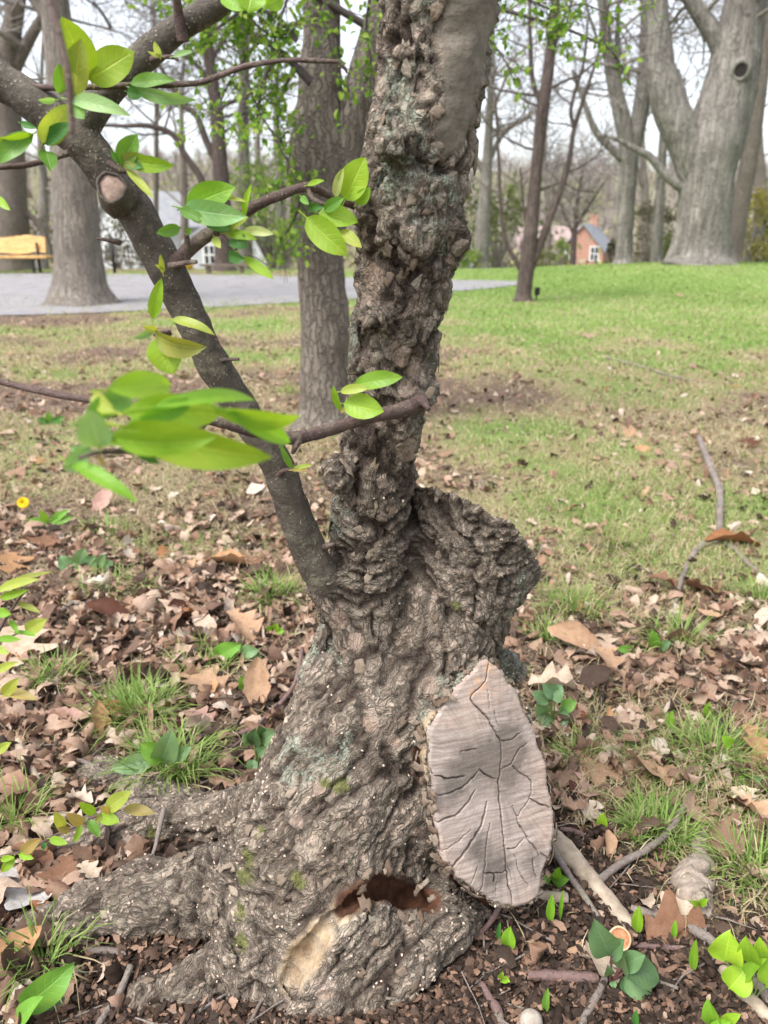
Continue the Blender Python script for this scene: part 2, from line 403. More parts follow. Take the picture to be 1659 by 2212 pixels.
def hits(uv, cuts=False):
    uv = np.asarray(uv, float)
    dr = np.array([unit(ray(u, v)) for u, v in uv]); t = np.full(len(uv), .45)
    for _ in range(36):
        # chunked by point because the culling box is taken over the batch
        t = t + np.clip(body(CAMP + dr * t[:, None], cuts) * .8, -.02, .2)
        t = np.minimum(t, 3.0)
    return CAMP + dr * t[:, None]
def cut_path(uv, r_px, sink=.0, k=.004):
    H = hits(uv); 
    for i in range(len(H)):
        H[i] += unit(H[i] - CAMP) * sink
    rr = [wid(r, u, v, h[1]) for (u, v), r, h in zip(uv, r_px, H)]
    for i in range(len(H) - 1): CUTS.append((H[i], H[i + 1], rr[i], rr[i + 1], k))
    return H
HOLLOW = cut_path([(748, 1948), (780, 1926), (815, 1914), (850, 1922), (885, 1938), (930, 1958)], [13, 22, 29, 33, 32, 15], .016)
HOLLOW2 = cut_path([(775, 1930), (812, 1920), (850, 1930), (885, 1944), (910, 1955)], [12, 20, 27, 26, 16], .034)
TROUGH = cut_path([(775, 1938), (720, 1985), (680, 2035), (650, 2075), (622, 2120)], [12, 14, 21, 29, 22], .003)
cut_path([(606, 2138), (640, 2140)], [9, 14], .012)
F1 = cut_path([(883, 1215), (880, 1270), (868, 1325), (856, 1370), (835, 1430), (820, 1500)], [3, 5, 9, 11, 8, 4], .0)
F2_ = cut_path([(962, 1300), (985, 1330), (1030, 1345), (1062, 1372), (1072, 1410)], [14, 17, 8, 9, 9], .004)
F3 = cut_path([(700, 1335), (712, 1400), (738, 1440), (758, 1475)], [5, 7, 12, 5], .004)
F4 = cut_path([(1105, 1245), (1098, 1290), (1085, 1340), (1078, 1390)], [4, 7, 8, 7], .003)
F5 = cut_path([(905, 1625), (912, 1670), (930, 1715), (938, 1770), (944, 1820), (952, 1855)], [8, 12, 12, 10, 10, 10], .006)
F6 = cut_path([(958, 1868), (985, 1902), (1025, 1936), (1065, 1956), (1100, 1964)], [8, 9, 10, 9, 4], .008)
F7 = cut_path([(790, 770), (775, 720)], [8, 6], .003)
cut_path([(480, 1940), (500, 2010), (520, 2080)], [6, 9, 8], .004)
cut_path([(860, 60), (905, 110), (915, 160), (905, 210)], [3, 4, 5, 3], .002)
cut_path([(855, 500), (850, 545), (860, 585)], [4, 7, 4], .003)
cut_path([(800, 895), (850, 930), (856, 980), (846, 1040)], [6, 11, 9, 5], .003)
MOSS_HOLE = F2_[1]

def grow_body(vox):
    import openvdb
    # trunk and roots only where something stands: coarse look first, fine blocks after
    lo = np.array([-.78, .62, -.16]); hi = np.array([.36, 1.62, 1.62]); B = 8; step = vox * B
    nb = np.ceil((hi - lo) / step).astype(int)
    I = np.stack(np.meshgrid(*[np.arange(k) for k in nb], indexing='ij'), -1).reshape(-1, 3)
    ctr = lo + (I + .5) * step
    dc = np.concatenate([body(ctr[s:s + 600], True) for s in range(0, len(ctr), 600)])
    I = I[np.abs(dc) < step * 1.25 + .012]
    g = openvdb.FloatGrid(.05)
    loc = np.stack(np.meshgrid(*[np.arange(B)] * 3, indexing='ij'), -1).reshape(-1, 3)
    for s in range(0, len(I), 24):
        blk = I[s:s + 24]
        p = (lo + ((blk[:, None] * B + loc[None]) * vox)).reshape(-1, 3)
        d = body(p).astype(np.float32).reshape(-1, B, B, B)
        for b, a in zip(blk, d):
            g.copyFromArray(np.ascontiguousarray(np.clip(a, -.049, .049)), ijk=tuple(int(x) for x in b * B))
    g.gridClass = openvdb.GridClass.LEVEL_SET
    V, Q = g.convertToQuads(0.0)
    V = np.asarray(V, np.float64) * vox + lo; Q = np.asarray(Q, np.int64)
    v0, v1, v2, v3 = (V[Q[:, i]] for i in range(4))
    n = np.cross(v2 - v0, v3 - v1); c = (v0 + v2) / 2
    smp = np.arange(0, len(Q), max(1, len(Q) // 400))
    s = body(c[smp] + n[smp] / (np.linalg.norm(n[smp], axis=1)[:, None] + 1e-12) * .003) - body(c[smp])
    if np.median(s) < 0: Q = Q[:, ::-1]
    return V, Q
def vert_normals(V, Q):
    v0, v1, v2, v3 = (V[Q[:, i]] for i in range(4)); n = np.cross(v2 - v0, v3 - v1)
    N = np.zeros_like(V)
    for i in range(4):
        for k in range(3): N[:, k] += np.bincount(Q[:, i], n[:, k], len(V))
    return N / (np.linalg.norm(N, axis=1)[:, None] + 1e-12)
def keep_main(V, Q):
    # drop crumbs cut loose: label by propagation
    lab = np.arange(len(V))
    while True:
        m = lab[Q].min(1); new = lab.copy()
        for i in range(4): np.minimum.at(new, Q[:, i], m)
        new = new[new]
        if (new == lab).all(): break
        lab = new
    c = np.bincount(lab); k = c.argmax(); keep = lab == k
    idx = np.cumsum(keep) - 1
    return V[keep], idx[Q[keep[Q].all(1)]]
TV, TQ = grow_body(.0036)
TV, TQ = keep_main(TV, TQ)
TN = vert_normals(TV, TQ)

def bark_detail(V, N):
    w_s = np.full(len(V), 1e-9); A = np.zeros((len(V), 3)); ST = np.zeros(len(V)); CE = np.zeros(len(V))
    for c in CAPS:
        ax = unit(c[1] - c[0]); 
        if np.linalg.norm(c[1] - c[0]) < .01: continue
        if ax[2] < -.2 or (abs(ax[2]) <= .2 and ax[0] < 0): ax = -ax
        w = np.exp(-np.clip(cap_d(V, c), -.05, .5) / .030)
        A += w[:, None] * ax; ST += w * c[4]; CE += w * c[5]; w_s += w
    A /= np.linalg.norm(A, axis=1)[:, None] + 1e-9; ST /= w_s; CE /= w_s
    # grain leans up to the right on the lower body
    lean = sstep(.62, .35, V[:, 2])
    A = A + lean[:, None] * np.array([.50, 0, 0]); A /= np.linalg.norm(A, axis=1)[:, None]
    C0 = np.array([-.05, 1.08, .42]); along = ((V - C0) * A).sum(1)
    W = V + .010 * np.stack([vnoise(V * 30 + k * 9.1, 20 + k) for k in range(3)], 1) + .004 * np.stack([vnoise(V * 90 + k * 9.1, 24 + k) for k in range(3)], 1)
    up = sstep(.52, .72, V[:, 2])                          # 0 on the burled base, 1 on the stem
    st = .20 + .26 * up
    Pc = W - A * (along * (1 - st))[:, None]
    n1 = vnoise(Pc * (30 - 7 * up)[:, None], 301); n2 = vnoise(Pc * (66 - 14 * up)[:, None] + 5.1, 302); n3 = vnoise((Pc * .6 + W * .4) * 125 + 2.7, 303)
    b1 = np.clip(np.abs(n1) / .22, 0, 1) ** .75; b2 = np.clip(np.abs(n2) / .26, 0, 1) ** .8; b3 = np.clip(np.abs(n3) / .35, 0, 1)
    lvl = .5 + .5 * fbm(V * 10, 2, 304)                    # some places fissured, some closed
    Pd = W - A * (along * (1 - (.45 + .35 * up)))[:, None]
    f1, f2, r1, v1 = voro(Pd / (.024 + .020 * up)[:, None], 30)
    g1, g2, r2, v2 = voro((Pd + .003 * fbm(V * 120, 2, 5)[:, None]) / .0125, 31)
    edge = sstep(.0, .10, f2 - f1)
    down = -(v1 * A).sum(1)
    zone = np.ones(len(V))
    for (u, v, rr) in SMOOTH:                               # smooth skin of the upper right of the stem
        zone *= 1 - sstep(rr, rr * .6, np.linalg.norm(V - np.array(u), axis=1) + .016 * fbm(V * 28, 3, 44))
    rough = zone
    disp = rough * (.0125 * (b1 - 1) * (.45 + .8 * lvl) + .0058 * (b2 - 1) * (.4 + .7 * (1 - lvl)) + .0020 * (b3 - 1)
                    + (.0022 + .0030 * up) * (np.round((r1 - .5) * 5) / 5) + (.0012 + .0022 * up) * down + (.0012 + .003 * up) * (edge - 1)
                    + .0016 * (r2 - .5) + .0012 * down) + .0014 * fbm(V * 55, 2, 80) + .0008 * fbm(V * 140, 2, 82) + .0040 * rough
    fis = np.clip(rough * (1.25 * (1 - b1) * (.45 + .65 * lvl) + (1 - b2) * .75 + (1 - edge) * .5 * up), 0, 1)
    return disp, fis, r1, rough, Pc
_sm = hits([(1015, 50), (1000, 140), (982, 220), (966, 280)])
SMOOTH = [(tuple(_sm[0] + [.012, 0, .0]), 0, .056), (tuple(_sm[1] + [.010, 0, 0]), 0, .046), (tuple(_sm[2] + [.01, 0, 0]), 0, .036), (tuple(_sm[3] + [.005, 0, 0]), 0, .026)]
disp, fis, cellr, rough_z, GP = bark_detail(TV, TN)
def blob(uv_r, noise=.5, seed=90, base=0):
    H = hits([(u, v) for u, v, r in uv_r]); m = np.zeros(len(TV))
    for h, (u, v, r) in zip(H, uv_r):
        R = wid(r, u, v, h[1]); d = np.linalg.norm(TV - h, axis=1) / R
        m = np.maximum(m, 1 - d)
    return np.clip(m + noise * .6 * fbm(TV * 40, 3, seed) * (m > -.5), 0, 1) * (m > 0)
INNER = blob([(800, 600, 45), (795, 655, 42), (870, 770, 40), (905, 800, 42), (880, 970, 40), (830, 1040, 24), (868, 1190, 22), (905, 1275, 24), (940, 1290, 24), (880, 840, 40), (825, 900, 30), (735, 1340, 35), (770, 1385, 30), (850, 1600, 26), (640, 1775, 30), (905, 1800, 26), (780, 1850, 18),
              (930, 1480, 36), (800, 1560, 40), (700, 2140, 45), (880, 1990, 40), (690, 1700, 26), (820, 180, 36), (980, 560, 26), (930, 700, 26)], .6) * 1.3
MOSS = blob([(535, 1850, 50), (530, 1900, 45), (735, 1700, 34), (560, 1800, 40), (520, 1960, 38), (985, 1312, 26), (330, 1800, 30), (640, 1900, 40), (520, 2040, 40), (700, 1690, 30)], .8, 91) * 1.5
LICH = (.40 + .55 * sstep(-.2, .4, fbm(TV * 9, 2, 93))) * (.45 + .55 * sstep(.10, .30, TV[:, 2]))
WOOD = blob([(690, 2020, 45), (655, 2070, 62), (628, 2115, 42), (735, 1975, 30), (765, 1945, 30)], .3, 92)
WOOD = np.clip(WOOD * 2.2, 0, 1)
tr = np.full(len(TV), 9.0)
for a, b in zip(TROUGH, TROUGH[1:]): tr = np.minimum(tr, cap_d(TV, (a, b, .0, .0)))
WOOD = WOOD * sstep(.035, .018, tr)
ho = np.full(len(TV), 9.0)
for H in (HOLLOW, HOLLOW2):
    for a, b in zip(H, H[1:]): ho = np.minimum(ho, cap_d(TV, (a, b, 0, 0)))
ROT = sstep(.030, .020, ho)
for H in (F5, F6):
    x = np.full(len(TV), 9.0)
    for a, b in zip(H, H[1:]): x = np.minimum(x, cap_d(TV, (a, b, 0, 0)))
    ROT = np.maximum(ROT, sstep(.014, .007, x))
# bare wood of the sawn faces
qL = TV - L_O; on_face = (np.abs(qL @ L_N) < .006) & (np.abs(TN @ L_N) > .8) & (poly_sd(np.stack([qL @ L_X, qL @ L_Y], 1), L_POLY) < .002)
on_top = (np.abs((TV - S_O) @ S_N) < .008) & (TN @ S_N > .8)
WOOD = np.maximum(WOOD, (on_face | on_top) * .8)
side = sstep(.0, -.004, qL @ L_N) * sstep(-.06, -.03, qL @ L_N)
strip = np.full(len(TV), 9.0)
SH = hits([(935, 1560), (922, 1600), (915, 1640), (925, 1670)])
for a, b in zip(SH, SH[1:]): strip = np.minimum(strip, cap_d(TV, (a, b, 0, 0)))
WOOD = np.maximum(WOOD, sstep(.020, .014, strip) * (TN @ L_N < .8) * .95)
calm = 1 - np.maximum(np.maximum(WOOD, ROT), np.clip(INNER * .75, 0, 1) * .6)
calm = np.where(on_face | on_top, 0.0, calm)
TV2 = TV + TN * (disp * calm)[:, None]
ctree = thing('crabapple_tree', (-.12, 1.04, 0.0), 'gnarled old crabapple trunk with sawn limbs, flaking bark and fresh green leaves', 'tree')
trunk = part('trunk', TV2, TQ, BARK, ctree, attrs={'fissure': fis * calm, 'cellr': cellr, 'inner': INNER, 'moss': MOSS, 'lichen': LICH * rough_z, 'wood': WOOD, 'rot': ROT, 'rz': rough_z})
_a = trunk.data.attributes.new('gp', 'FLOAT_VECTOR', 'POINT'); _a.data.foreach_set('vector', np.ascontiguousarray(GP, dtype=np.float32).ravel())
# ------------------------------------------------------------------ the sawn face with its checks
def sawn_material():
    t = NT('weathered_sawn_wood')
    fx, fy = t.attr('fx'), t.attr('fy')
    comb = t.n('CombineXYZ'); t.set(comb.inputs[0], t.math('MULTIPLY', fx, 9.0)); t.set(comb.inputs[1], t.math('MULTIPLY', t.math('ADD', fy, t.math('ADD', t.math('MULTIPLY', fx, .14), t.math('MULTIPLY', t.math('SUBTRACT', t.noise(14, 2), .5), .02))), 230.0))
    saw = t.n('TexNoise', Scale=1.0, Detail=4.0, Roughness=.7); t.set(saw.inputs['Vector'], comb.outputs[0])
    saw = saw.outputs['Fac']
    n1 = t.noise(18, 4, .6); n2 = t.noise(75, 5, .7); n3 = t.noise(420, 3, .7)
    c = t.ramp(saw, [(.28, (.20, .158, .138)), (.5, (.33, .272, .24)), (.72, (.47, .41, .37))])
    rings = t.n('TexWave', wave_type='RINGS', rings_direction='SPHERICAL', Scale=1.0, Distortion=3.0, Detail=3.0)
    rc = t.n('CombineXYZ'); t.set(rc.inputs[0], t.math('MULTIPLY', t.math('SUBTRACT', fx, .004), 34.0)); t.set(rc.inputs[1], t.math('MULTIPLY', fy, 17.0)); t.set(rings.inputs['Vector'], rc.outputs[0])
    c = t.mix(t.math('MULTIPLY', rings.outputs['Fac'], .22), c, (.32, .25, .20))
    ang = t.math('ARCTAN2', t.math('ADD', fy, -.022), t.math('ADD', fx, -.002)); rv = t.n('CombineXYZ'); t.set(rv.inputs[0], t.math('MULTIPLY', ang, 26.0)); t.set(rv.inputs[1], t.math('MULTIPLY', fy, 12.0))
    rays = t.n('TexNoise', Scale=1.0, Detail=3.0); t.set(rays.inputs['Vector'], rv.outputs[0]); c = t.mix(t.math('MULTIPLY', t.thr(rays.outputs['Fac'], .48, .64), .38), c, (.20, .155, .13))
    big = t.noise(9, 3); c = t.mix(t.math('MULTIPLY', t.thr(big, .42, .62), .7), c, t.mix(1.0, c, (1.36, 1.20, 1.10), 'MULTIPLY'))
    stain = t.thr(t.math('ADD', t.math('MULTIPLY', n1, .7), t.math('ADD', t.math('MULTIPLY', n2, .5), t.attr('mould'))), .56, .88)
    c = t.mix(t.math('MULTIPLY', stain, .8), c, t.ramp(n3, [(.3, (.05, .042, .036)), (.7, (.15, .128, .11))]))
    c = t.mix(t.math('MULTIPLY', t.thr(n3, .52, .75), .35), c, (.12, .10, .085))
    c = t.mix(t.math('MULTIPLY', t.attr('warm'), .5), c, (.52, .30, .17))
    c = t.mix(t.attr('check'), c, (.035, .020, .014))
    h = t.math('ADD', t.math('MULTIPLY', saw, .7), t.math('MULTIPLY', n3, .4))
    return t.done(t.pbr(c, .8, t.bump(h, .4, .0016), .2))
CHECKS = [  # (points in the picture, width px, depth mm)
    ([(1052, 1435), (1050, 1455), (1044, 1475), (1022, 1495), (1018, 1515), (1045, 1545), (1058, 1562), (1070, 1585), (1078, 1600), (1082, 1640), (1080, 1662)], 4, 9),
    ([(1080, 1662), (1075, 1700), (1080, 1760), (1086, 1800), (1089, 1840), (1092, 1880), (1098, 1915), (1104, 1932), (1104, 1955)], 5, 14),
    ([(1030, 1665), (1015, 1685), (985, 1706), (945, 1718)], 5, 9),
    ([(1004, 1675), (975, 1681), (935, 1675)], 5, 9),
    ([(1033, 1660), (1048, 1672), (1072, 1682)], 4, 6),
    ([(1025, 1705), (1010, 1730), (985, 1758), (955, 1772), (938, 1782)], 6, 12),
    ([(1050, 1730), (1040, 1775), (1020, 1812), (995, 1848), (970, 1880), (955, 1890)], 8, 16),
    ([(1055, 1780), (1048, 1830), (1044, 1880), (1035, 1930)], 3, 6),
    ([(1045, 1884), (1070, 1884), (1092, 1881)], 4, 7),
    ([(1066, 1885), (1066, 1905)], 7, 12),
    ([(1082, 1662), (1105, 1645), (1118, 1618), (1138, 1605)], 3, 6),
    ([(1078, 1600), (1095, 1600), (1125, 1582)], 3, 5),
    ([(1105, 1652), (1120, 1668), (1145, 1688), (1140, 1725), (1115, 1765)], 3, 6),
    ([(1105, 1740), (1118, 1775), (1135, 1805), (1152, 1830), (1162, 1845)], 3, 7),
    ([(1140, 1725), (1165, 1735), (1188, 1745)], 4, 7),
    ([(1092, 1832), (1108, 1832), (1128, 1810)], 3, 5),
    ([(1110, 1842), (1120, 1880), (1140, 1915)], 2, 5),
    ([(1150, 1855), (1152, 1875), (1158, 1898)], 4, 8),
    ([(955, 1840), (990, 1815), (1015, 1790)], 2, 5),
    ([(1165, 1840), (1180, 1852), (1192, 1860)], 3, 5),
    ([(990, 1624), (1010, 1620), (1028, 1618)], 3, 5),
    ([(1052, 1490), (1056, 1530)], 2, 4), ([(1066, 1535), (1076, 1570)], 2, 4),
    ([(1030, 1870), (1015, 1910)], 2, 4), ([(1070, 1905), (1070, 1935)], 1.6, 4), ([(1090, 1850), (1105, 1900)], 2, 4),
]
def sawn_face():
    px = wid(1, 1075, 1700, .985) * 1.0
    step = .00125
    lo, hi = L_POLY.min(0) - .002, L_POLY.max(0) + .002
    nx, ny = int((hi[0] - lo[0]) / step) + 2, int((hi[1] - lo[1]) / step) + 2
    X, Y = np.meshgrid(lo[0] + np.arange(nx) * step, lo[1] + np.arange(ny) * step, indexing='ij')
    q = np.stack([X.ravel(), Y.ravel()], 1)
    sd = poly_sd(q, L_POLY) + .0030 * vnoise(np.c_[q * 45, np.zeros(len(q))], 7) + .0008 * vnoise(np.c_[q * 260, np.zeros(len(q))], 9)
    wob = np.stack([fbm(np.c_[q * 110, np.full(len(q), k * 5.)], 2, 15 + k) for k in range(2)], 1) * .0022
    qq = q + wob
    depth = np.zeros(len(q)); chk = np.zeros(len(q))
    for pts, w, dm in CHECKS:
        c = np.array([on_plane(*p) for p in pts]); c = catmull(c, max(6, len(c) * 4)); d = np.full(len(q), 9.0); tt = np.zeros(len(q))
        for i, (a, b) in enumerate(zip(c, c[1:])):
            e = b - a; h = np.clip(((qq - a) @ e) / (e.dot(e) + 1e-12), 0, 1); r = qq - a - h[:, None] * e; dd = np.sqrt((r * r).sum(1))
            nw = dd < d; d[nw] = dd[nw]; tt[nw] = ((i + h) / (len(c) - 1))[nw]
        hw = w * px * .31 * (.25 + .75 * np.sin(np.clip(tt, .0, 1) * math.pi) ** .5) * .80
        m = sstep(hw + .0007, hw - .0005, d)
        depth = np.maximum(depth, m * dm * .001); chk = np.maximum(chk, sstep(hw + .0002, hw - .0006, d))
    z = .0028 - depth + .0007 * fbm(np.c_[q[:, :1] * 25, q[:, 1:] * 160, np.zeros((len(q), 1))], 2, 33) + .0012 * fbm(np.c_[q * 22, np.zeros((len(q), 1))], 2, 35)
    z = z - .0022 * sstep(-.004, .0015, sd)
    ok = sd < .0015
    idx = -np.ones(len(q), int); 
    ij = np.arange(nx * ny).reshape(nx, ny)
    Q = np.stack([ij[:-1, :-1], ij[1:, :-1], ij[1:, 1:], ij[:-1, 1:]], -1).reshape(-1, 4)
    Q = Q[ok[Q].all(1)]
    used = np.unique(Q); idx[used] = np.arange(len(used)); Q = idx[Q]; q, z = q[used], z[used]
    V = L_O + q[:, :1] * L_X + q[:, 1:] * L_Y + z[:, None] * L_N
    n = np.cross(V[Q[0, 1]] - V[Q[0, 0]], V[Q[0, 3]] - V[Q[0, 0]])
    if n @ L_N < 0: Q = Q[:, ::-1]
    # rim skirt so that the disc is a slab, 4 mm thick
    E = np.concatenate([Q[:, [0, 1]], Q[:, [1, 2]], Q[:, [2, 3]], Q[:, [3, 0]]]); key = np.sort(E, 1); _, inv, cnt = np.unique(key, axis=0, return_inverse=True, return_counts=True)
    Bd = E[cnt[inv.ravel()] == 1]; bu = np.unique(Bd); m = {int(a): i + len(V) for i, a in enumerate(bu)}
    SV = V[bu] - .016 * L_N; SQ = np.array([[b, a, m[int(a)], m[int(b)]] for a, b in Bd])
    mo = lambda u, v, r: np.clip(1 - np.linalg.norm(q - on_plane(u, v), axis=1) / (r * px), 0, 1)
    mould = -.06 + .55 * mo(1068, 1880, 60) + .5 * mo(1030, 1830, 45) + .45 * mo(1010, 1650, 80) + .35 * mo(1100, 1650, 100) + .3 * mo(960, 1700, 60) + .3 * mo(1150, 1860, 50) + .35 * mo(1090, 1590, 90) - .25 * mo(1110, 1930, 60) - .3 * mo(1000, 1510, 60)
    warm = np.maximum.reduce([mo(1018, 1495, 12), mo(1040, 1480, 14), mo(1028, 1470, 10), mo(1055, 1440, 20) * .6]) * 2.0
    ext = lambda a: np.concatenate([a, a[bu]])
    part('sawn_face', np.concatenate([V, SV]), np.concatenate([Q, SQ]), sawn_material(), ctree,
         attrs={'fx': ext(q[:, 0]), 'fy': ext(q[:, 1]), 'check': ext(chk[used]), 'mould': ext(mould), 'warm': np.clip(ext(warm), 0, 1)})
sawn_face()

# ------------------------------------------------------------------ loose bark plates, chips and bracket crumbs on the trunk
from mathutils.bvhtree import BVHTree
_vis = None
def visible_samples(n, seed):
    """points on the side of the trunk that the picture shows, with normals"""
    global _vis
    if _vis is None:
        N2 = vert_normals(TV2, TQ); c = CAMP - TV2; c /= np.linalg.norm(c, axis=1)[:, None]
        _vis = (N2, np.where(((N2 * c).sum(1) > -.15) & (TV2[:, 2] > .0) & (WOOD < .3) & (ROT < .3) & (~on_face) & (~on_top) & (rough_z > .5))[0])
    r = np.random.default_rng(seed)
    i = r.choice(_vis[1], n); return i, TV2[i], TN[i]
def plate_template(seed, thick=.05, k=13):
    r = np.random.default_rng(seed)
    ang = np.linspace(0, 2 * math.pi, k, endpoint=False) + r.uniform(-.2, .2, k)
    rad = np.clip(.8 + .25 * np.sin(ang * 2 + r.uniform(0, 6)) + r.uniform(-.38, .30, k), .35, 1.25)
    x, y = .5 * rad * np.cos(ang), .55 * rad * np.sin(ang)
    c1, c2 = r.uniform(-.25, .1), r.uniform(-.45, .0)
    ring = lambda s, z, j: np.stack([x * s, y * s, z + c1 * (x * s) ** 2 + c2 * (y * s) ** 2 + r.uniform(-j, j, k)], 1)
    V = np.concatenate([ring(.96, -thick, .01), ring(1.0, thick * .6, .02), ring(.55, thick, .035), [[0, 0, thick]]])
    T = []
    for i in range(k):
        j = (i + 1) % k
        for o in (0, k): T += [(o + i, o + j, o + k + j), (o + i, o + k + j, o + k + i)]
        T.append((2 * k + i, 2 * k + j, 3 * k))
    return V, np.array(T)
def frame_on(N, A, lift, r):
    """columns: across, along the grain, out; tipped so that the lower edge lifts"""
    N = N / np.linalg.norm(N, axis=1)[:, None]
    Y = A - N * (A * N).sum(1)[:, None]; Y /= np.linalg.norm(Y, axis=1)[:, None] + 1e-9; X = np.cross(Y, N)
    c, s = np.cos(lift)[:, None], np.sin(lift)[:, None]
    Y2, N2 = Y * c - N * s * 1.0, N * c + Y * s
    return np.stack([X, Y2, N2], 2)
plate_mat = D.materials.get('crabapple_bark')
def chip_mat():
    t = NT('bark_chip'); ti = t.attr('tint')
    c = t.ramp(ti, [(0, (.10, .07, .05)), (.35, (.22, .18, .14)), (.65, (.32, .27, .21)), (.85, (.42, .33, .27)), (1, (.62, .50, .42))])
    n = t.noise(160, 4)
    c = t.mix(t.thr(n, .35, .7), c, t.mix(1.0, c, (1.35, 1.3, 1.25), 'MULTIPLY'))
    return t.done(t.pbr(c, .85, t.bump(n, .6, .003), .2))
CHIP = chip_mat()
def obj_bark_mat():
    t = NT('loose_bark_plate'); t._p = t.n('NewGeometry').outputs['Position']; oi = t.n('ObjectInfo'); n = t.noise(60, 5, .65); n2 = t.noise(240, 4)
    c = t.mix(.85, t.ramp(n, [(.3, (.11, .088, .066)), (.5, (.215, .18, .14)), (.7, (.32, .28, .23))]), oi.outputs['Color'], 'MULTIPLY')
    c = t.mix(t.thr(n2, .35, .7), c, t.mix(1.0, c, (1.4, 1.35, 1.28), 'MULTIPLY'))
    return t.done(t.pbr(c, .86, t.bump(t.math('ADD', n, t.math('MULTIPLY', n2, .5)), .8, .004), .2))
PLATE = obj_bark_mat()
GRAIN = np.tile(np.array([[.12, 0, 1.0]]), (len(TV), 1)) + sstep(.62, .35, TV[:, 2])[:, None] * np.array([[.55, 0, 0]])
def bark_plates():
    r = np.random.default_rng(5)
    i, p, n = visible_samples(2600, 11)
    temps = [plate_template(40 + k) for k in range(8)]
    high = p[:, 2] > .60
    size = np.where(high, r.uniform(.010, .027, len(i)), r.uniform(.008, .022, len(i)))
    stp = (p[:, 0] > .05) & (p[:, 2] > .36) & (p[:, 2] < .66)
    keep = (r.random(len(i)) < np.where(high, .5, .30)) & ~(stp & (r.random(len(i)) < .75)); i, p, n, size, high = i[keep], p[keep], n[keep], size[keep], high[keep]
    R = frame_on(n, GRAIN[i] + r.normal(0, .35, (len(i), 3)), r.uniform(-.05, .22, len(i)), r)
    sc = np.stack([size, size * r.uniform(.7, 1.9, len(i)), size * r.uniform(.35, .9, len(i))], 1)
    R = R * sc[:, None, :]
    which = r.integers(0, 8, len(i)); order = np.argsort(-size)
    big, small = order[:110], order[110:110 + 260]
    meshes = [raw_mesh('bark_plate', V, F, False) for V, F in temps]
    for m in meshes: m.materials.append(PLATE)
    for k in big:
        o = D.objects.new('bark_plate', meshes[which[k]]); COL.objects.link(o); o.parent = ctree
        M = Matrix(R[k].tolist()).to_4x4(); M.translation = Vector(p[k] - base_of(ctree) - n[k] * .0015); o.matrix_basis = M
        g = r.uniform(.42, .85); w = r.uniform(-.05, .1); o.color = (g * (1 + w), g, g * (1 - w), 1)
    o = scatter('bark_scales', temps, which[small], R[small], p[small] - base_of(ctree), CHIP, r.uniform(.05, .42, len(small)))
    o.parent = ctree; o['kind'] = 'stuff'
    # ragged bark rim round the sawn face
    per = []
    for a, b in zip(L_POLY, np.roll(L_POLY, -1, 0)):
        m = max(2, int(np.linalg.norm(b - a) / .010)); per += [(a + (b - a) * (k + r.random()) / m, unit(np.array([(b - a)[1], -(b - a)[0]]))) for k in range(m)]
    pos, Rm, wh = [], [], []
    cen = L_POLY.mean(0)
    for q, nn in per:
        if (q - cen) @ nn < 0: nn = -nn
        for _ in range(r.integers(0, 3)):
            o_ = r.uniform(.002, .012); p3 = L_O + (q + nn * o_)[0] * L_X + (q + nn * o_)[1] * L_Y + L_N * r.uniform(-.020, .0)
            out = unit(nn[0] * L_X + nn[1] * L_Y + L_N * r.uniform(-.1, .9)); tg = unit(L_N + .6 * r.normal(0, 1, 3)); yv = unit(tg - out * tg.dot(out)); xv = np.cross(yv, out); s_ = r.uniform(.008, .024)
            pos.append(p3); Rm.append(np.stack([xv, yv * r.uniform(.6, 1.6), out], 1) * s_); wh.append(r.integers(0, 8))
    # torn lip of the hollow
    for (u, v), tilt in zip([(770, 1905), (800, 1888), (835, 1880), (870, 1895), (905, 1915), (935, 1940), (930, 1975), (895, 1985), (860, 1978), (825, 1966), (795, 1958)], [0] * 22):
        h = hits([(u, v)])[0]
        for _ in range(2):
            out = unit(CAMP - h + r.normal(0, .35, 3)); tg = unit(np.array([.5, 0, 1.]) + .5 * r.normal(0, 1, 3)); yv = unit(tg - out * tg.dot(out)); xv = np.cross(yv, out); s_ = r.uniform(.010, .022)
            pos.append(h + r.normal(0, .005, 3)); Rm.append(np.stack([xv, yv * r.uniform(.7, 1.7), out], 1) * s_); wh.append(r.integers(0, 8))
    o = scatter('bark_rim', temps, np.array(wh), np.array(Rm), np.array(pos) - base_of(ctree), CHIP, np.clip(r.normal(.10, .10, len(pos)), 0, .45))
    o.parent = ctree; o['kind'] = 'stuff'
    # pinkish crumbs of a crust fungus
    i, p, n = visible_samples(2600, 12)
    m = vnoise(p * 9, 61) + .7 * (p[:, 2] < .42) + .4 * (p[:, 2] < .15) - .2
    keep = (m + r.normal(0, .25, len(i)) > .55) & (p[:, 2] < .75); i, p, n = i[keep], p[keep], n[keep]
    s = r.uniform(.002, .006, len(i))
    R = frame_on(n, r.normal(0, 1, (len(i), 3)), r.uniform(-.3, .5, len(i)), r) * s[:, None, None]
    o = scatter('fungus_crumbs', [plate_template(80 + k, .3, 6) for k in range(4)], r.integers(0, 4, len(i)), R, p - base_of(ctree), CHIP, r.uniform(.72, 1.0, len(i)))
    o.parent = ctree; o['kind'] = 'stuff'
bark_plates()
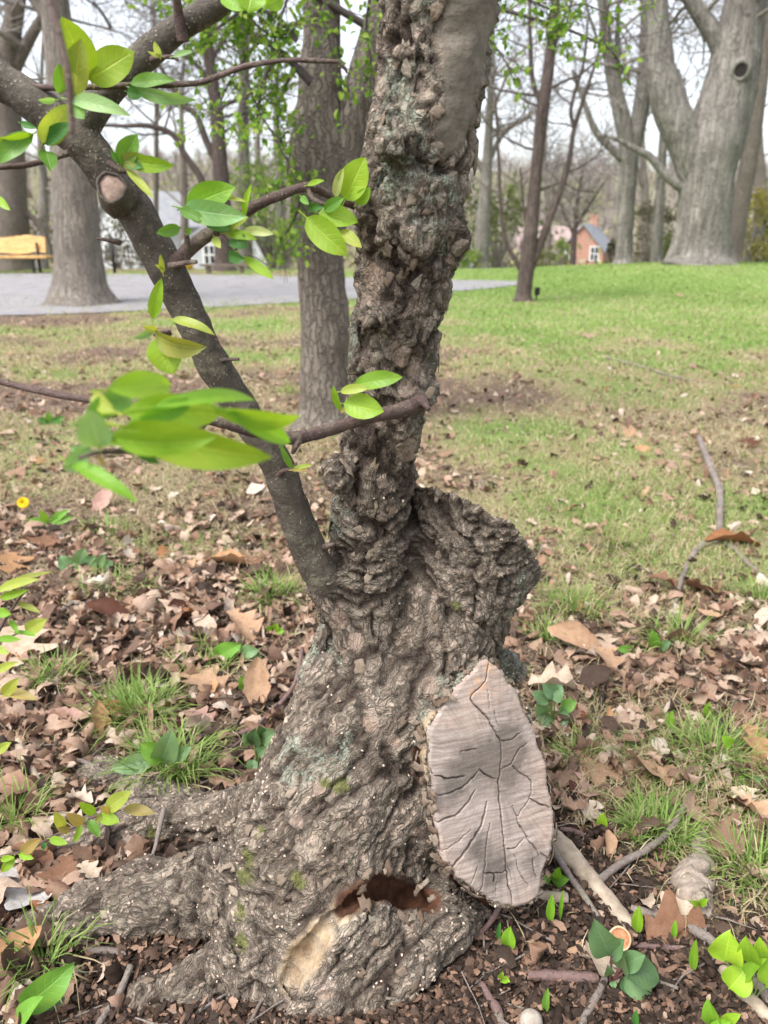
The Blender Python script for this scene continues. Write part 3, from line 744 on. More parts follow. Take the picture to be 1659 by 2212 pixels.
# ================================================================== ground, road, litter, grass
def veg(x, y):
    """how much living grass covers the ground (0..1)"""
    n = fbm(xy3(x, y, 1.1), 3, 200); n2 = fbm(xy3(x, y, .28), 2, 205)
    right = sstep(-.1, .75, x - .03 * y)
    far = sstep(3.0, 10.5, y) 
    base = .0 + .60 * far + .48 * right + .25 * n2
    base -= .75 * np.exp(-(((x - .12) ** 2 + (y - 1.05) ** 2) / .38 ** 2))          # bare earth round the old trunk
    base += .55 * sstep(9, 13.5, y) * sstep(0.5, 3.0, x)
    base -= .55 * np.exp(-((x + 4.4) ** 2 + ((y - 10.6) * 1.6) ** 2) / 2.2 ** 2)         # worn patch by the big trunk
    base -= .22 * sstep(5, 8, y) * sstep(14, 10, y) * sstep(-2, 3, x)
    return np.clip(base + .85 * n, 0, 1)
def soil(x, y):
    return np.clip(1.1 * np.exp(-(((x - .25) ** 2 * .9 + (y - .85) ** 2) / .42 ** 2)) + .7 * np.exp(-((x + .28) ** 2 + (y - 1.38) ** 2) / .2 ** 2) + .8 * np.exp(-((x + .28) ** 2 + (y - .92) ** 2) / .22 ** 2) + .25 * vnoise(xy3(x, y, 3), 210), 0, 1)
def ground_material():
    t = NT('park_ground'); v, so_ = t.attr('veg'), t.attr('soil'); far = t.attr('far')
    n1 = t.noise(7, 5, .65); n2 = t.noise(45, 5, .7); n3 = t.noise(160, 4, .7)
    earth = t.ramp(n2, [(.3, (.016, .010, .008)), (.55, (.045, .030, .022)), (.75, (.11, .08, .06))])
    litter = t.ramp(t.math('ADD', t.math('MULTIPLY', n2, .6), t.math('MULTIPLY', n3, .4)), [(.32, (.02, .013, .010)), (.45, (.08, .053, .038)), (.56, (.25, .18, .13)), (.68, (.44, .35, .27))])  # low stops painted dark for the shaded gaps between leaves
    straw = t.ramp(n3, [(.3, (.16, .12, .065)), (.7, (.42, .35, .21))])
    green = t.ramp(t.math('ADD', t.math('MULTIPLY', n1, .5), t.math('MULTIPLY', n3, .5)), [(.3, (.10, .13, .04)), (.5, (.17, .25, .065)), (.7, (.26, .33, .11))])
    c = t.mix(t.thr(t.math('ADD', so_, t.math('MULTIPLY', n1, .4)), .35, .75), litter, earth)
    c = t.mix(t.thr(t.math('ADD', v, t.math('MULTIPLY', t.math('SUBTRACT', n2, .5), .8)), .12, .40), c, straw)
    c = t.mix(t.thr(t.math('ADD', v, t.math('MULTIPLY', t.math('SUBTRACT', n2, .5), 1.0)), .38, .85), c, green)
    c = t.mix(t.math('MULTIPLY', far, .9), c, t.ramp(n1, [(.3, (.10, .085, .06)), (.5, (.16, .14, .09)), (.7, (.15, .18, .07))]))
    return t.done(t.pbr(c, .95, t.bump(t.math('ADD', n2, n3), .9, .012), .1))
def build_ground():
    ys = np.concatenate([np.linspace(-3, .45, 14)[:-1], .45 * (330 / .45) ** np.linspace(0, 1, 360)])
    xs = np.linspace(-1, 1, 240)
    Y = np.repeat(ys, len(xs)); X = np.tile(xs, len(ys)) * (np.maximum(Y, 0) * .95 + 1.3)
    Z = gh(X, Y)
    near = np.clip(1 - Y / 3.2, 0, 1)
    Z += near * (.007 * fbm(xy3(X, Y, 14), 2, 55) + .004 * fbm(xy3(X, Y, 45), 2, 56))
    n, m = len(ys), len(xs); ij = np.arange(n * m).reshape(n, m)
    Q = np.stack([ij[:-1, :-1], ij[:-1, 1:], ij[1:, 1:], ij[1:, :-1]], -1).reshape(-1, 4)
    me = raw_mesh('ground', np.stack([X, Y, Z], 1), Q)
    fattr(me, 'veg', veg(X, Y)); fattr(me, 'soil', soil(X, Y)); fattr(me, 'far', sstep(26, 45, Y))
    tag(link('ground', me, ground_material()), 'grass and leaf strewn park ground', None, None, 'structure')
build_ground()

def road():
    near = [G(u, v) for u, v in ((-60, 684), (100, 681), (250, 675), (420, 667), (600, 657), (780, 646), (950, 633), (1060, 624), (1120, 616))]
    far = [G(u, v) for u, v in ((-60, 592), (100, 592), (250, 593), (420, 594), (600, 597), (780, 601), (950, 605), (1060, 607), (1120, 609))]
    near = [near[0] * 3 - near[1] * 2] + near + [G(1150, 611.5)]
    far = [far[0] * 3 - far[1] * 2] + far + [G(1150, 610.5)]
    a, b = catmull(near, 70), catmull(far, 70); k = 26
    V = []
    for i in range(70):
        for j in range(k):
            t = j / (k - 1); p = a[i] * (1 - t) + b[i] * t; p[2] = float(gh(p[0], p[1])[0]) + .035 - .02 * (abs(t - .5) * 2) ** 3; V.append(p)
    F = [(i * k + j, (i + 1) * k + j, (i + 1) * k + j + 1, i * k + j + 1) for i in range(69) for j in range(k - 1)]
    t = NT('worn_asphalt'); n = t.noise(2.2, 5, .6); n2 = t.noise(90, 3)
    c = t.ramp(t.math('ADD', t.math('MULTIPLY', n, .7), t.math('MULTIPLY', n2, .3)), [(.3, (.185, .175, .18)), (.7, (.285, .272, .28))])
    me = raw_mesh('road', V, F); tag(link('road', me, t.done(t.pbr(c, .9, t.bump(n2, .3, .004), .2))), 'pale worn asphalt drive', None, None, 'structure')
road()

# ------------------------------------------------------------------ scatter helpers
def field(n, y0, y1, seed, power=1.0, margin=1.12, wmin=.55):
    """random places on the ground in the wedge before the camera, thinner with distance"""
    r = np.random.default_rng(seed); t = r.random(n)
    y = y0 * (y1 / y0) ** (t ** power)
    hw = y * .5 * margin + .12
    x = r.uniform(-1, 1, n) * np.maximum(hw, wmin)
    return r, x, y
def off_trunk(x, y, z=None):
    """keep out of the trunk body"""
    p = np.stack([x, y, gh(x, y) + .01], 1); d = np.full(len(x), 9.0); nb = y < 2.0
    ix = np.where(nb)[0]
    if len(ix):
        ix = ix[np.argsort(x[ix])]
        for s in range(0, len(ix), 400): d[ix[s:s + 400]] = body(p[ix[s:s + 400]], False)
    return d
def dead_leaf(seed, kind='oak', nl=9, nw=2, curl=1.0):
    """a dry leaf, length 1 along y, curled and cupped"""
    r = np.random.default_rng(seed); t = np.linspace(0, 1, nl)
    if kind == 'oak': w = .34 * np.sin(math.pi * np.clip(t * .94 + .04, 0, 1)) ** .7 * (1 + .42 * np.sin(t * 2 * math.pi * 3.2 + r.uniform(0, 6)))
    elif kind == 'maple': w = .46 * np.sin(math.pi * np.clip(t * .9 + .06, 0, 1)) ** .6 * (1 + .5 * np.sin(t * 2 * math.pi * 2.1 + r.uniform(0, 6)))
    else: w = .25 * np.sin(math.pi * np.clip(t * .96 + .02, 0, 1)) ** .85
    w = np.maximum(w, .012)
    ca, cb = r.uniform(-1.6, 1.6) * curl, r.uniform(-1.9, 2.3) * curl; tw = r.uniform(-.6, .6) * curl
    s = np.linspace(-1, 1, 2 * nw + 1); V = []
    y = z = 0.0; th = -ca / 2
    wl = r.uniform(.75, 1.15, nl); wr = r.uniform(.75, 1.15, nl)
    for i in range(nl):
        if i: y += math.cos(th) / (nl - 1); z += math.sin(th) / (nl - 1); th += ca / (nl - 1)
        for q in s:
            ww = w[i] * (wl[i] if q < 0 else wr[i]); a = q * ww * cb * 1.6
            x = ww * q * (math.sin(a) / a if abs(a) > 1e-3 else 1); h = ww * abs(q) * (1 - math.cos(a)) / (abs(a) + 1e-3) * (1 if cb > 0 else -1) + .10 * abs(q) * ww
            tt = tw * (t[i] - .5); h += r.normal(0, .012)
            V.append((x * math.cos(tt) - h * math.sin(tt), y - .5, z + x * math.sin(tt) + h * math.cos(tt)))
    V = np.array(V); V[:, 2] -= np.percentile(V[:, 2], 12)
    k = 2 * nw + 1; F = []
    for i in range(nl - 1):
        for j in range(k - 1): F += [(i * k + j, i * k + j + 1, (i + 1) * k + j + 1, (i + 1) * k + j)]
    return V, np.array(F)
def litter_mat(name, obj=False):
    t = NT(name)
    if obj: t._p = t.n('NewGeometry').outputs['Position']; base = t.n('ObjectInfo').outputs['Color']
    else: base = t.ramp(t.attr('tint'), [(0, (.040, .027, .020)), (.2, (.125, .080, .057)), (.42, (.31, .19, .13)), (.62, (.44, .305, .225)), (.8, (.53, .41, .32)), (1, (.66, .57, .48))])
    n = t.noise(55, 5, .7); n2 = t.noise(300, 3)
    c = t.mix(t.thr(n, .3, .7), t.mix(1.0, base, (.66, .60, .55), 'MULTIPLY'), base)
    c = t.mix(t.math('MULTIPLY', t.thr(n2, .58, .75), .5), c, (.08, .045, .03))
    p = t.pbr(c, .72, t.bump(t.math('ADD', n, t.math('MULTIPLY', n2, .4)), .5, .004), .25)
    tr = t.n('BsdfTranslucent'); t.set(tr.inputs[0], c); mx = t.n('MixShader'); mx.inputs[0].default_value = .14; t.set(mx.inputs[1], p); t.set(mx.inputs[2], tr.outputs[0])
    return t.done(mx.outputs[0])
LITTER = litter_mat('dry_leaf_litter'); DRYLEAF = litter_mat('dry_leaf', True)

def leaf_litter():
    temps = [dead_leaf(300 + k, ('oak', 'plain', 'maple', 'oak')[k % 4], 5, 1, 1.2) for k in range(10)] + [dead_leaf(330 + k, ('oak', 'plain', 'plain', 'oak', 'maple')[k % 5], 9, 2, 1.7) for k in range(18)]
    r, x, y = field(36000, .72, 17, 21, .80)
    v, so_ = veg(x, y), soil(x, y)
    left = sstep(.5, -.5, x - .02 * y)
    dens = np.clip(.55 + .30 * left - .50 * v - .35 * so_, .12 * (y < 9) + .03, 1) * np.clip(.75 + 1.0 * fbm(xy3(x, y, 1.9), 2, 230), .2, 1.2)
    dens *= 1 - .88 * so_
    dens *= np.where(y > 9, .35, 1.0)
    keep = (r.random(len(x)) < dens) & (off_trunk(x, y) > .015)
    x, y = x[keep], y[keep]; n = len(x); so_ = so_[keep]
    s = r.uniform(.018, .075, n) * np.where(r.random(n) < .10, 1.7, 1) * (1 - .45 * so_)
    s = np.where(y > 3, s * .85, s)
    flat = r.random(n) < .55
    R = rots(r.uniform(0, 6.28, n), np.where(flat, r.normal(0, .3, n), r.normal(0, .8, n)), np.where(flat, r.normal(0, .3, n), r.normal(0, .9, n)), s)
    flip = r.random(n) < .4; R[flip] = R[flip] @ np.diag([1, -1, -1.0])
    loc = np.stack([x, y, gh(x, y) + r.uniform(.001, .018, n) * np.where(y < 5, 1, .5)], 1)
    tint = np.clip(r.normal(.47, .27, n) - .25 * so_, 0, 1)
    tag(scatter('leaf_litter', temps, np.where(y > 3.2, r.integers(0, 10, n), r.integers(10, 28, n)), R, loc, LITTER, tint, True), 'brown and tan dry leaf litter covering the ground', None, None, 'stuff')
    # crumbled bits, bark chips and needles on the bare earth
    tp = []
    for k in range(6):
        q = np.random.default_rng(500 + k); a = np.sort(q.uniform(0, 6.28, 6)) * .4 + np.linspace(0, 6.28, 6, endpoint=False) * .6; rr = q.uniform(.3, .6, 6)
        tp.append((np.concatenate([np.stack([rr * np.cos(a), rr * np.sin(a), q.uniform(-.12, .12, 6)], 1), [[0, 0, .14]]]), np.array([(i, (i + 1) % 6, 6) for i in range(6)])))
    r, x, y = field(52000, .70, 3.4, 22, 1.25)
    so_ = soil(x, y); keep = (r.random(len(x)) < .25 + .75 * so_) & (off_trunk(x, y) > .004); x, y = x[keep], y[keep]; n = len(x)
    s = r.uniform(.003, .013, n); R = rots(r.uniform(0, 6.28, n), r.normal(0, .4, n), r.normal(0, .4, n), s) * np.stack([np.ones(n), r.uniform(.8, 2.4, n), np.ones(n)], 1)[:, None, :]
    tag(scatter('bark_mulch', tp, r.integers(0, 6, n), R, np.stack([x, y, gh(x, y) + r.uniform(0, .008, n)], 1), LITTER, np.clip(r.normal(.06, .22, n), 0, 1)), 'crumbled bark and dark leaf mould on the bare earth', None, None, 'stuff')
leaf_litter()

# ------------------------------------------------------------------ grass
def blade_templates(seed, n, bend=1.0, droop=1.0):
    out = []
    for k in range(n):
        r = np.random.default_rng(seed + k); a = r.uniform(.1, .7) * bend; c = r.uniform(.3, 1.5) * droop; y = z = 0; th = a; pts = [(0, 0)]
        for i in range(3):
            y += math.sin(th) / 3; z += math.cos(th) / 3; th += c / 2; pts.append((y, z))
        V = []; sx = 0; dx = r.normal(0, 1.2)
        for (py, pz), q in zip(pts, [1, .9, .6]): V += [(-.5 * q + sx, py, pz), (.5 * q + sx, py, pz)]; sx += dx
        V.append((sx, pts[3][0], pts[3][1]))
        out.append((np.array(V, float), np.array([(0, 1, 3), (0, 3, 2), (2, 3, 5), (2, 5, 4), (4, 5, 6)])))
    return out
def grass_mat(name, stops):
    t = NT(name); c = t.ramp(t.attr('tint'), stops)
    p = t.pbr(c, .55, None, .3); tr = t.n('BsdfTranslucent'); t.set(tr.inputs[0], c)
    mx = t.n('MixShader'); mx.inputs[0].default_value = .35; t.set(mx.inputs[1], p); t.set(mx.inputs[2], tr.outputs[0])
    return t.done(mx.outputs[0])
GRASS = grass_mat('grass_blade', [(0, (.08, .14, .025)), (.4, (.165, .265, .055)), (.65, (.25, .36, .085)), (.82, (.34, .42, .14)), (1, (.46, .43, .24))])
STRAW = grass_mat('dead_grass_blade', [(0, (.22, .16, .08)), (.5, (.44, .35, .20)), (1, (.62, .54, .36))])
def blades(name, n, y0, y1, seed, temps, mat, dens, h, w, label, tint, power=.9):
    r, x, y = field(n, y0, y1, seed, power)
    keep = r.random(n) < dens(x, y); x, y = x[keep], y[keep]
    keep = off_trunk(x, y) > .01; x, y = x[keep], y[keep]; n = len(x)
    H = r.uniform(h[0], h[1], n) * (.7 + .3 * np.clip(y / 4, 0, 1)); W = np.maximum(r.uniform(w[0], w[1], n), .0010 * y)
    R = rots(r.uniform(0, 6.28, n), r.normal(0, .2, n), r.normal(0, .2, n), np.ones(n)) * np.stack([W, H, H], 1)[:, None, :]
    loc = np.stack([x, y, gh(x, y) - .004], 1)
    return tag(scatter(name, temps, r.integers(0, len(temps), n), R, loc, mat, np.clip(tint(r, x, y, n), 0, 1), True), label, None, None, 'stuff')
gt = blade_templates(600, 10); stt = blade_templates(640, 10, 1.8, 2.6)
def clump(x, y): return sstep(-.05, .45, fbm(xy3(x, y, 3.2), 2, 240))
blades('grass', 210000, .9, 24, 31, gt, GRASS, lambda x, y: np.clip(veg(x, y) * 1.15 - .08, 0, 1) * np.where(y < 6, .25 + .75 * clump(x, y), 1) * np.where(soil(x, y) > .5, .2, 1), (.024, .075), (.0018, .0036),
       'short green spring grass thickening towards the far lawn', lambda r, x, y, n: r.normal(.50, .18, n) + .12 * sstep(7, 14, y) + .30 * fbm(xy3(x, y, .7), 2, 260), .78)
blades('dry_grass', 190000, .9, 14, 33, stt, STRAW, lambda x, y: np.clip(.22 + .9 * sstep(.0, .30, veg(x, y)) * (1 - .5 * sstep(.5, .9, veg(x, y))), 0, 1) * (.25 + .75 * clump(x + 3.3, y)) * np.where(soil(x, y) > .5, .25, 1), (.03, .10), (.0013, .0026),
       'pale dead grass lying between the leaves', lambda r, x, y, n: r.normal(.55, .22, n), .85)
# ================================================================== limbs, twigs and leaves of the old crabapple
def limb_mat(name, stops, dots=.5, s=1.0):
    t = NT(name); n1 = t.noise(22 * s, 4); n2 = t.noise(120 * s, 4, .7)
    c = t.ramp(t.math('ADD', t.math('MULTIPLY', n1, .55), t.math('MULTIPLY', n2, .45)), stops)
    v = t.n('TexVoronoi', feature='F1', Scale=170.0 * s); t.set(v.inputs['Vector'], t.pos())
    d = t.math('MULTIPLY', t.thr(v.outputs['Distance'], .26, .14), t.thr(t.noise(60 * s, 2), .42, .56))
    c = t.mix(t.math('MULTIPLY', d, dots), c, (.42, .36, .27))
    lich = t.thr(t.noise(16 * s, 7, .78), .53, .62)
    c = t.mix(t.math('MULTIPLY', lich, .5), c, (.27, .25, .17))
    return t.done(t.pbr(c, .75, t.bump(t.math('ADD', t.math('ADD', n2, t.math('MULTIPLY', d, .8)), t.math('MULTIPLY', lich, .6)), .8, .004), .3))
LIMB = limb_mat('limb_bark', [(.3, (.034, .027, .021)), (.5, (.082, .068, .053)), (.7, (.165, .14, .11))], .85)
TWIG = limb_mat('twig_bark', [(.3, (.045, .026, .024)), (.5, (.10, .064, .056)), (.7, (.19, .14, .12))], .4)
def limb(name, pts, mat, root_, n=None, sides=14, rough=.10, freq=28, seed=1, label=None, cap=True):
    q = np.array([list(P(u, v, Y)) + [wid(w, u, v, Y) / 2] for u, v, Y, w in pts]); k = n or max(5, len(q) * 6)
    c = catmull(q, k); V, F = tube(c[:, :3], c[:, 3], sides, cap, rough, seed, freq)
    return part(name, V, F, mat, root_, label=label)
limb('branch', [(830, 1350, 1.16, 74), (750, 1305, 1.12, 84), (700, 1248, 1.096, 78), (655, 1160, 1.08, 74), (600, 1010, 1.06, 71), (535, 900, 1.05, 69), (470, 800, 1.04, 70), (410, 680, 1.03, 71), (350, 560, 1.02, 78), (300, 470, 1.015, 78),
              (250, 400, 1.01, 80), (190, 320, 1.0, 80), (130, 265, 1.0, 78), (60, 212, 1.0, 78), (0, 172, 1.0, 80), (-90, 110, 1.0, 84), (-240, 20, 1.02, 78)], LIMB, ctree, 190, 26, .17, 34, 2)
limb('branch', [(165, 300, 1.0, 76), (225, 205, 1.01, 66), (300, 132, 1.02, 62), (370, 72, 1.03, 58), (440, 27, 1.03, 54), (510, -20, 1.04, 50), (640, -110, 1.06, 44), (800, -210, 1.08, 30)], LIMB, ctree, 70, 18, .11, 30, 3)
def twig(pts, seed=1, n=None, sides=7): return limb('twig', pts, TWIG, ctree, n or len(pts) * 7, sides, .22, 70, seed)
twig([(905, 870, 1.055, 40), (870, 885, 1.03, 34), (800, 900, 1.0, 30), (720, 925, .97, 28), (640, 945, .93, 30), (570, 938, .90, 26), (480, 915, .87, 22), (390, 895, .85, 20), (290, 880, .84, 18), (200, 866, .84, 17), (100, 848, .84, 16), (0, 824, .85, 15), (-120, 790, .86, 13)], 11)
twig([(645, 945, .93, 26), (638, 965, .92, 14), (632, 980, .92, 8)], 12)
twig([(340, 600, 1.02, 44), (375, 568, 1.01, 34), (430, 522, 1.0, 30), (490, 482, 1.0, 28), (545, 448, 1.0, 25), (600, 424, 1.01, 22), (662, 403, 1.03, 20), (710, 420, 1.05, 19), (750, 437, 1.06, 18), (790, 455, 1.08, 20)], 13)
twig([(662, 405, 1.03, 13), (680, 432, 1.02, 11), (715, 445, 1.02, 8)], 14)
twig([(90, 200, 1.0, 24), (58, 186, .99, 13), (130, 190, .985, 13), (240, 186, .98, 13), (330, 183, .98, 14), (420, 180, .98, 13), (470, 165, .98, 13), (520, 146, .98, 12), (570, 136, .98, 11), (620, 130, .98, 11), (680, 131, .98, 10), (735, 134, .98, 8)], 15)
twig([(730, 133, .98, 9), (745, 148, .98, 8), (750, 158, .98, 5)], 16)
twig([(95, -60, .56, 14), (110, 10, .56, 15), (128, 70, .555, 16), (148, 160, .55, 16), (153, 230, .55, 13), (156, 290, .55, 12)], 17)
twig([(395, 90, 1.02, 30), (385, 25, 1.01, 20), (381, -10, 1.0, 16), (380, -50, 1.0, 14)], 18)
twig([(235, 352, .97, 16), (262, 368, .96, 12), (275, 370, .96, 9)], 19)
twig([(150, 330, .98, 16), (95, 348, .97, 12), (50, 358, .96, 12), (0, 362, .95, 11), (-60, 372, .95, 10)], 20)
twig([(260, 525, 1.01, 12), (235, 519, 1.0, 10), (209, 515, 1.0, 6)], 21)
twig([(365, 575, .985, 14), (395, 569, .98, 11), (425, 565, .975, 8)], 22)
twig([(470, 780, 1.03, 12), (490, 777, 1.02, 9), (516, 776, 1.015, 6)], 23)
twig([(440, 915, .86, 16), (400, 950, .75, 15), (330, 970, .62, 14), (260, 975, .54, 13), (212, 978, .50, 12), (170, 990, .49, 8)], 24)
twig([(328, 128, 1.01, 14), (345, 124, 1.0, 10), (375, 124, 1.0, 9), (386, 132, 1.0, 6)], 25)
twig([(405, 560, 1.0, 14), (404, 525, .99, 12), (403, 505, .985, 10)], 26)
twig([(480, 500, 1.0, 12), (505, 525, .99, 9), (510, 540, .985, 6)], 27)
twig([(600, 1030, 1.05, 16), (612, 1018, 1.03, 11), (632, 1012, 1.02, 8), (640, 1000, 1.02, 5)], 28)
twig([(905, 866, 1.05, 36), (917, 872, 1.04, 22), (926, 885, 1.03, 10)], 29)
twig([(985, 540, 1.06, 36), (1000, 528, 1.05, 24), (1012, 522, 1.045, 8)], 30)
twig([(690, 1190, 1.10, 22), (705, 1180, 1.07, 16), (722, 1176, 1.06, 8)], 31)
twig([(365, 720, 1.02, 16), (345, 722, 1.0, 12), (334, 722, .99, 10)], 32)
def pruned_knot():
    c, n = P(241, 405, .955), unit(CAMP - P(241, 405, .955)); r = wid(26, 241, 405, .97)
    n = unit(n + np.array([-.15, 0, .25])); x = unit(np.cross((0, 0, 1.), n)); y = np.cross(n, x)
    def ring(rr, h, s): 
        a = np.linspace(0, 2 * math.pi, 24, endpoint=False); k = 1 + .06 * np.sin(a * 3 + s) + .04 * np.sin(a * 7 + s)
        return c + (rr * k * np.cos(a))[:, None] * x + (1.05 * rr * k * np.sin(a))[:, None] * y + h * n
    rs = [ring(r * 1.65, -.040, 1), ring(r * 1.45, -.014, 1), ring(r * 1.22, .001, 1), ring(r * 1.05, .003, 1), ring(r * .95, -.001, 1)]
    F = [(i * 24 + j, i * 24 + (j + 1) % 24, (i + 1) * 24 + (j + 1) % 24, (i + 1) * 24 + j) for i in range(4) for j in range(24)]
    k = part('pruned_knot', np.concatenate(rs), F, LIMB, ctree)
    V = np.concatenate([ring(r * .96, -.001, 1), ring(r * .6, .0015, 1), [c + n * .001]])
    F = [(j, (j + 1) % 24, 24 + (j + 1) % 24, 24 + j) for j in range(24)] + [(24 + j, 24 + (j + 1) % 24, 48) for j in range(24)]
    t = NT('pruning_scar_wood'); f = t.noise(140, 4); w = t.ramp(f, [(.3, (.20, .135, .105)), (.7, (.40, .29, .235))])
    part('cut_wood', V, F, t.done(t.pbr(w, .85, t.bump(f, .5, .002))), k)
pruned_knot()

# ------------------------------------------------------------------ fresh green leaves
def leaf_mat(name, transl=.42, rough=.42):
    t = NT(name); base = t.n('ObjectInfo').outputs['Color']; lu, lv = t.attr('lu'), t.attr('lv')
    au = t.math('ABSOLUTE', lu)
    ph = t.math('FRACT', t.math('MULTIPLY', t.math('SUBTRACT', lv, t.math('MULTIPLY', au, .20)), 7.5))
    vein = t.math('SUBTRACT', 1.0, t.thr(t.math('ABSOLUTE', t.math('SUBTRACT', ph, .5)), .0, .13))
    vein = t.math('MULTIPLY', vein, t.thr(au, 1.0, .2)); mid = t.thr(au, .085, .03)
    vv = t.math('MAXIMUM', t.math('MULTIPLY', vein, .55), mid)
    n = t.noise(45, 3)
    c = t.mix(t.thr(n, .3, .7), t.mix(1.0, base, (.82, .86, .75), 'MULTIPLY'), base)
    c = t.mix(t.math('MULTIPLY', vv, .38), c, t.mix(1.0, c, (1.9, 1.5, 2.2), 'MULTIPLY'))
    c = t.mix(t.math('MULTIPLY', t.thr(t.noise(24, 4, .7), .50, .68), .35), c, t.mix(1.0, c, (1.35, .95, .6), 'MULTIPLY'))
    nrm = t.bump(t.math('ADD', t.math('MULTIPLY', vv, -.7), t.math('MULTIPLY', t.noise(180, 2), .25)), .45, .002)
    p = t.pbr(c, rough, nrm, .4)
    tr = t.n('BsdfTranslucent'); t.set(tr.inputs[0], t.mix(1.0, c, (1.35, 1.25, .55), 'MULTIPLY'))
    mx = t.n('MixShader'); mx.inputs[0].default_value = transl; t.set(mx.inputs[1], p); t.set(mx.inputs[2], tr.outputs[0])
    return t.done(mx.outputs[0])
LEAF = leaf_mat('fresh_leaf')
LC = {'b': (.26, .44, .035), 'g': (.16, .33, .05), 'd': (.07, .20, .04), 'y': (.40, .47, .09), 'm': (.27, .45, .18), 'p': (.44, .50, .19), 'r': (.40, .31, .11), 'o': (.31, .33, .07), 'f': (.31, .48, .04),
      'v': (.15, .26, .12), 'k': (.075, .15, .06), 'l': (.20, .40, .035)}
def leaf_geo(L, W, fold=.25, curl=.3, wave=.04, seed=0, nl=11, nw=3, shape=.85, petiole=.22, serr=.0):
    r = np.random.default_rng(seed); t = np.linspace(0, 1, nl)
    w = np.sin(math.pi * t ** shape) ** .62; w = w * (1 - .22 * sstep(.75, 1, t)); w[0] = .03; w[-1] = .012
    s = np.linspace(-1, 1, 2 * nw + 1); V, lu, lv = [], [], []
    y = z = 0.0; th = curl * .5; ph = r.uniform(0, 6, 2)
    for i in range(nl):
        if i: y += math.cos(th) * L / (nl - 1); z += math.sin(th) * L / (nl - 1); th -= curl / (nl - 1) * (1.0 if t[i] < .6 else 1.7)
        ww = W / 2 * w[i] * (1 + serr * (-1) ** i)
        for q in s:
            x = ww * q * math.cos(fold * .6); h = ww * abs(q) ** 1.3 * math.sin(fold) + wave * W * math.sin(t[i] * 9 + ph[0] + (2.0 if q > 0 else 0)) * abs(q) ** 2
            V.append((x, y, z + h)); lu.append(q); lv.append(t[i])
    k = 2 * nw + 1
    F = [(i * k + j, i * k + j + 1, (i + 1) * k + j + 1, (i + 1) * k + j) for i in range(nl - 1) for j in range(k - 1)]
    if petiole:
        o = len(V); pl = L * petiole; rr = max(.0006, L * .011)
        for d in (0.0, 1.0):
            for a in range(4): V.append((rr * math.cos(a * 1.57), -pl * d + .06 * L * (1 - d), rr * math.sin(a * 1.57) - .12 * pl * d * d)); lu.append(0); lv.append(0)
        F += [(o + a, o + (a + 1) % 4, o + 4 + (a + 1) % 4, o + 4 + a) for a in range(4)]
    return np.array(V), F, lu, lv
_ls = [0]
def leaf(root_, b, t, wpx, c='g', roll=0, fold=.25, curl=.35, wave=.05, name='leaf', jit=.12, petiole=.2, shape=.85, mat=None, nl=11, world=False):
    """one leaf from base b to tip t, each (u, v, Y)"""
    _ls[0] += 1; r = np.random.default_rng(900 + _ls[0])
    B, T = (np.array(b, float), np.array(t, float)) if world else (P(*b), P(*t)); L = np.linalg.norm(T - B); W = wpx if world else wid(wpx, *b)
    V, F, lu, lv = leaf_geo(L, W, fold, curl, wave, _ls[0], nl=nl, petiole=petiole, shape=shape)
    yv = unit(T - B); zv = CAMP - (B + T) / 2; zv = unit(zv - yv * zv.dot(yv)); xv = np.cross(yv, zv)
    a = math.radians(roll); x2, z2 = xv * math.cos(a) + zv * math.sin(a), zv * math.cos(a) - xv * math.sin(a)
    me = raw_mesh(name, V, F); fattr(me, 'lu', lu); fattr(me, 'lv', lv)
    o = link(name, me, mat or LEAF, root_)
    M = Matrix((x2.tolist(), yv.tolist(), z2.tolist())).transposed().to_4x4(); M.translation = Vector(B - base_of(root_)); o.matrix_basis = M
    g = r.uniform(1 - jit, 1 + jit); col = LC[c]; o.color = (col[0] * g * r.uniform(.93, 1.07), col[1] * g, col[2] * g, 1)
    return o
def leaves(root_, rows, Y, name='leaf'):
    for row in rows:
        (bu, bv), (tu, tv), w, c = row[:4]; roll = row[4] if len(row) > 4 else 0; curl = row[5] if len(row) > 5 else .35; dz = row[6] if len(row) > 6 else -.015; fold = row[7] if len(row) > 7 else .28
        leaf(root_, (bu, bv, Y), (tu, tv, Y + dz), w, c, roll, fold, curl, name=name)
leaves(ctree, [((193, 167), (133, 36), 72, 'f', -10, .2, -.03, .15), ((192, 172), (290, 111), 74, 'f', 15, .1, .0, .15), ((161, 206), (174, 83), 55, 'y', 12, .3, -.02), ((130, 202), (125, 135), 32, 'g', -20), ((154, 216), (286, 251), 36, 'm', 20, .7, -.02),
               ((92, 311), (147, 224), 54, 'y', -8, .25), ((96, 310), (158, 266), 34, 'd', 25), ((156, 221), (182, 258), 38, 'g', 0), ((120, 216), (81, 216), 15, 'm', 30),
               ((73, 289), (-18, 300), 40, 'b', 40, 1.0), ((70, 290), (-6, 356), 46, 'g', -25, .8), ((45, 266), (80, 277), 15, 'd', 0), ((97, 325), (110, 370), 38, 'g', 20)], .955)
leaves(ctree, [((345, 122), (333, 88), 15, 'p', 10), ((350, 122), (318, 110), 10, 'p', 30), ((374, 122), (416, 112), 13, 'm', 30), ((281, 180), (380, 174), 32, 'g', 30), ((286, 191), (425, 217), 30, 'm', -25, .5), ((274, 198), (310, 208), 26, 'd', 0)], .975)
leaves(ctree, [((262, 357), (297, 289), 48, 'g', 15), ((281, 346), (386, 358), 36, 'b', -10, 1.1), ((262, 352), (313, 336), 34, 'o', 0), ((271, 349), (310, 362), 22, 'd', 0), ((273, 365), (333, 430), 19, 'y', 20, .2), ((255, 350), (240, 322), 12, 'd', 20)], .945)
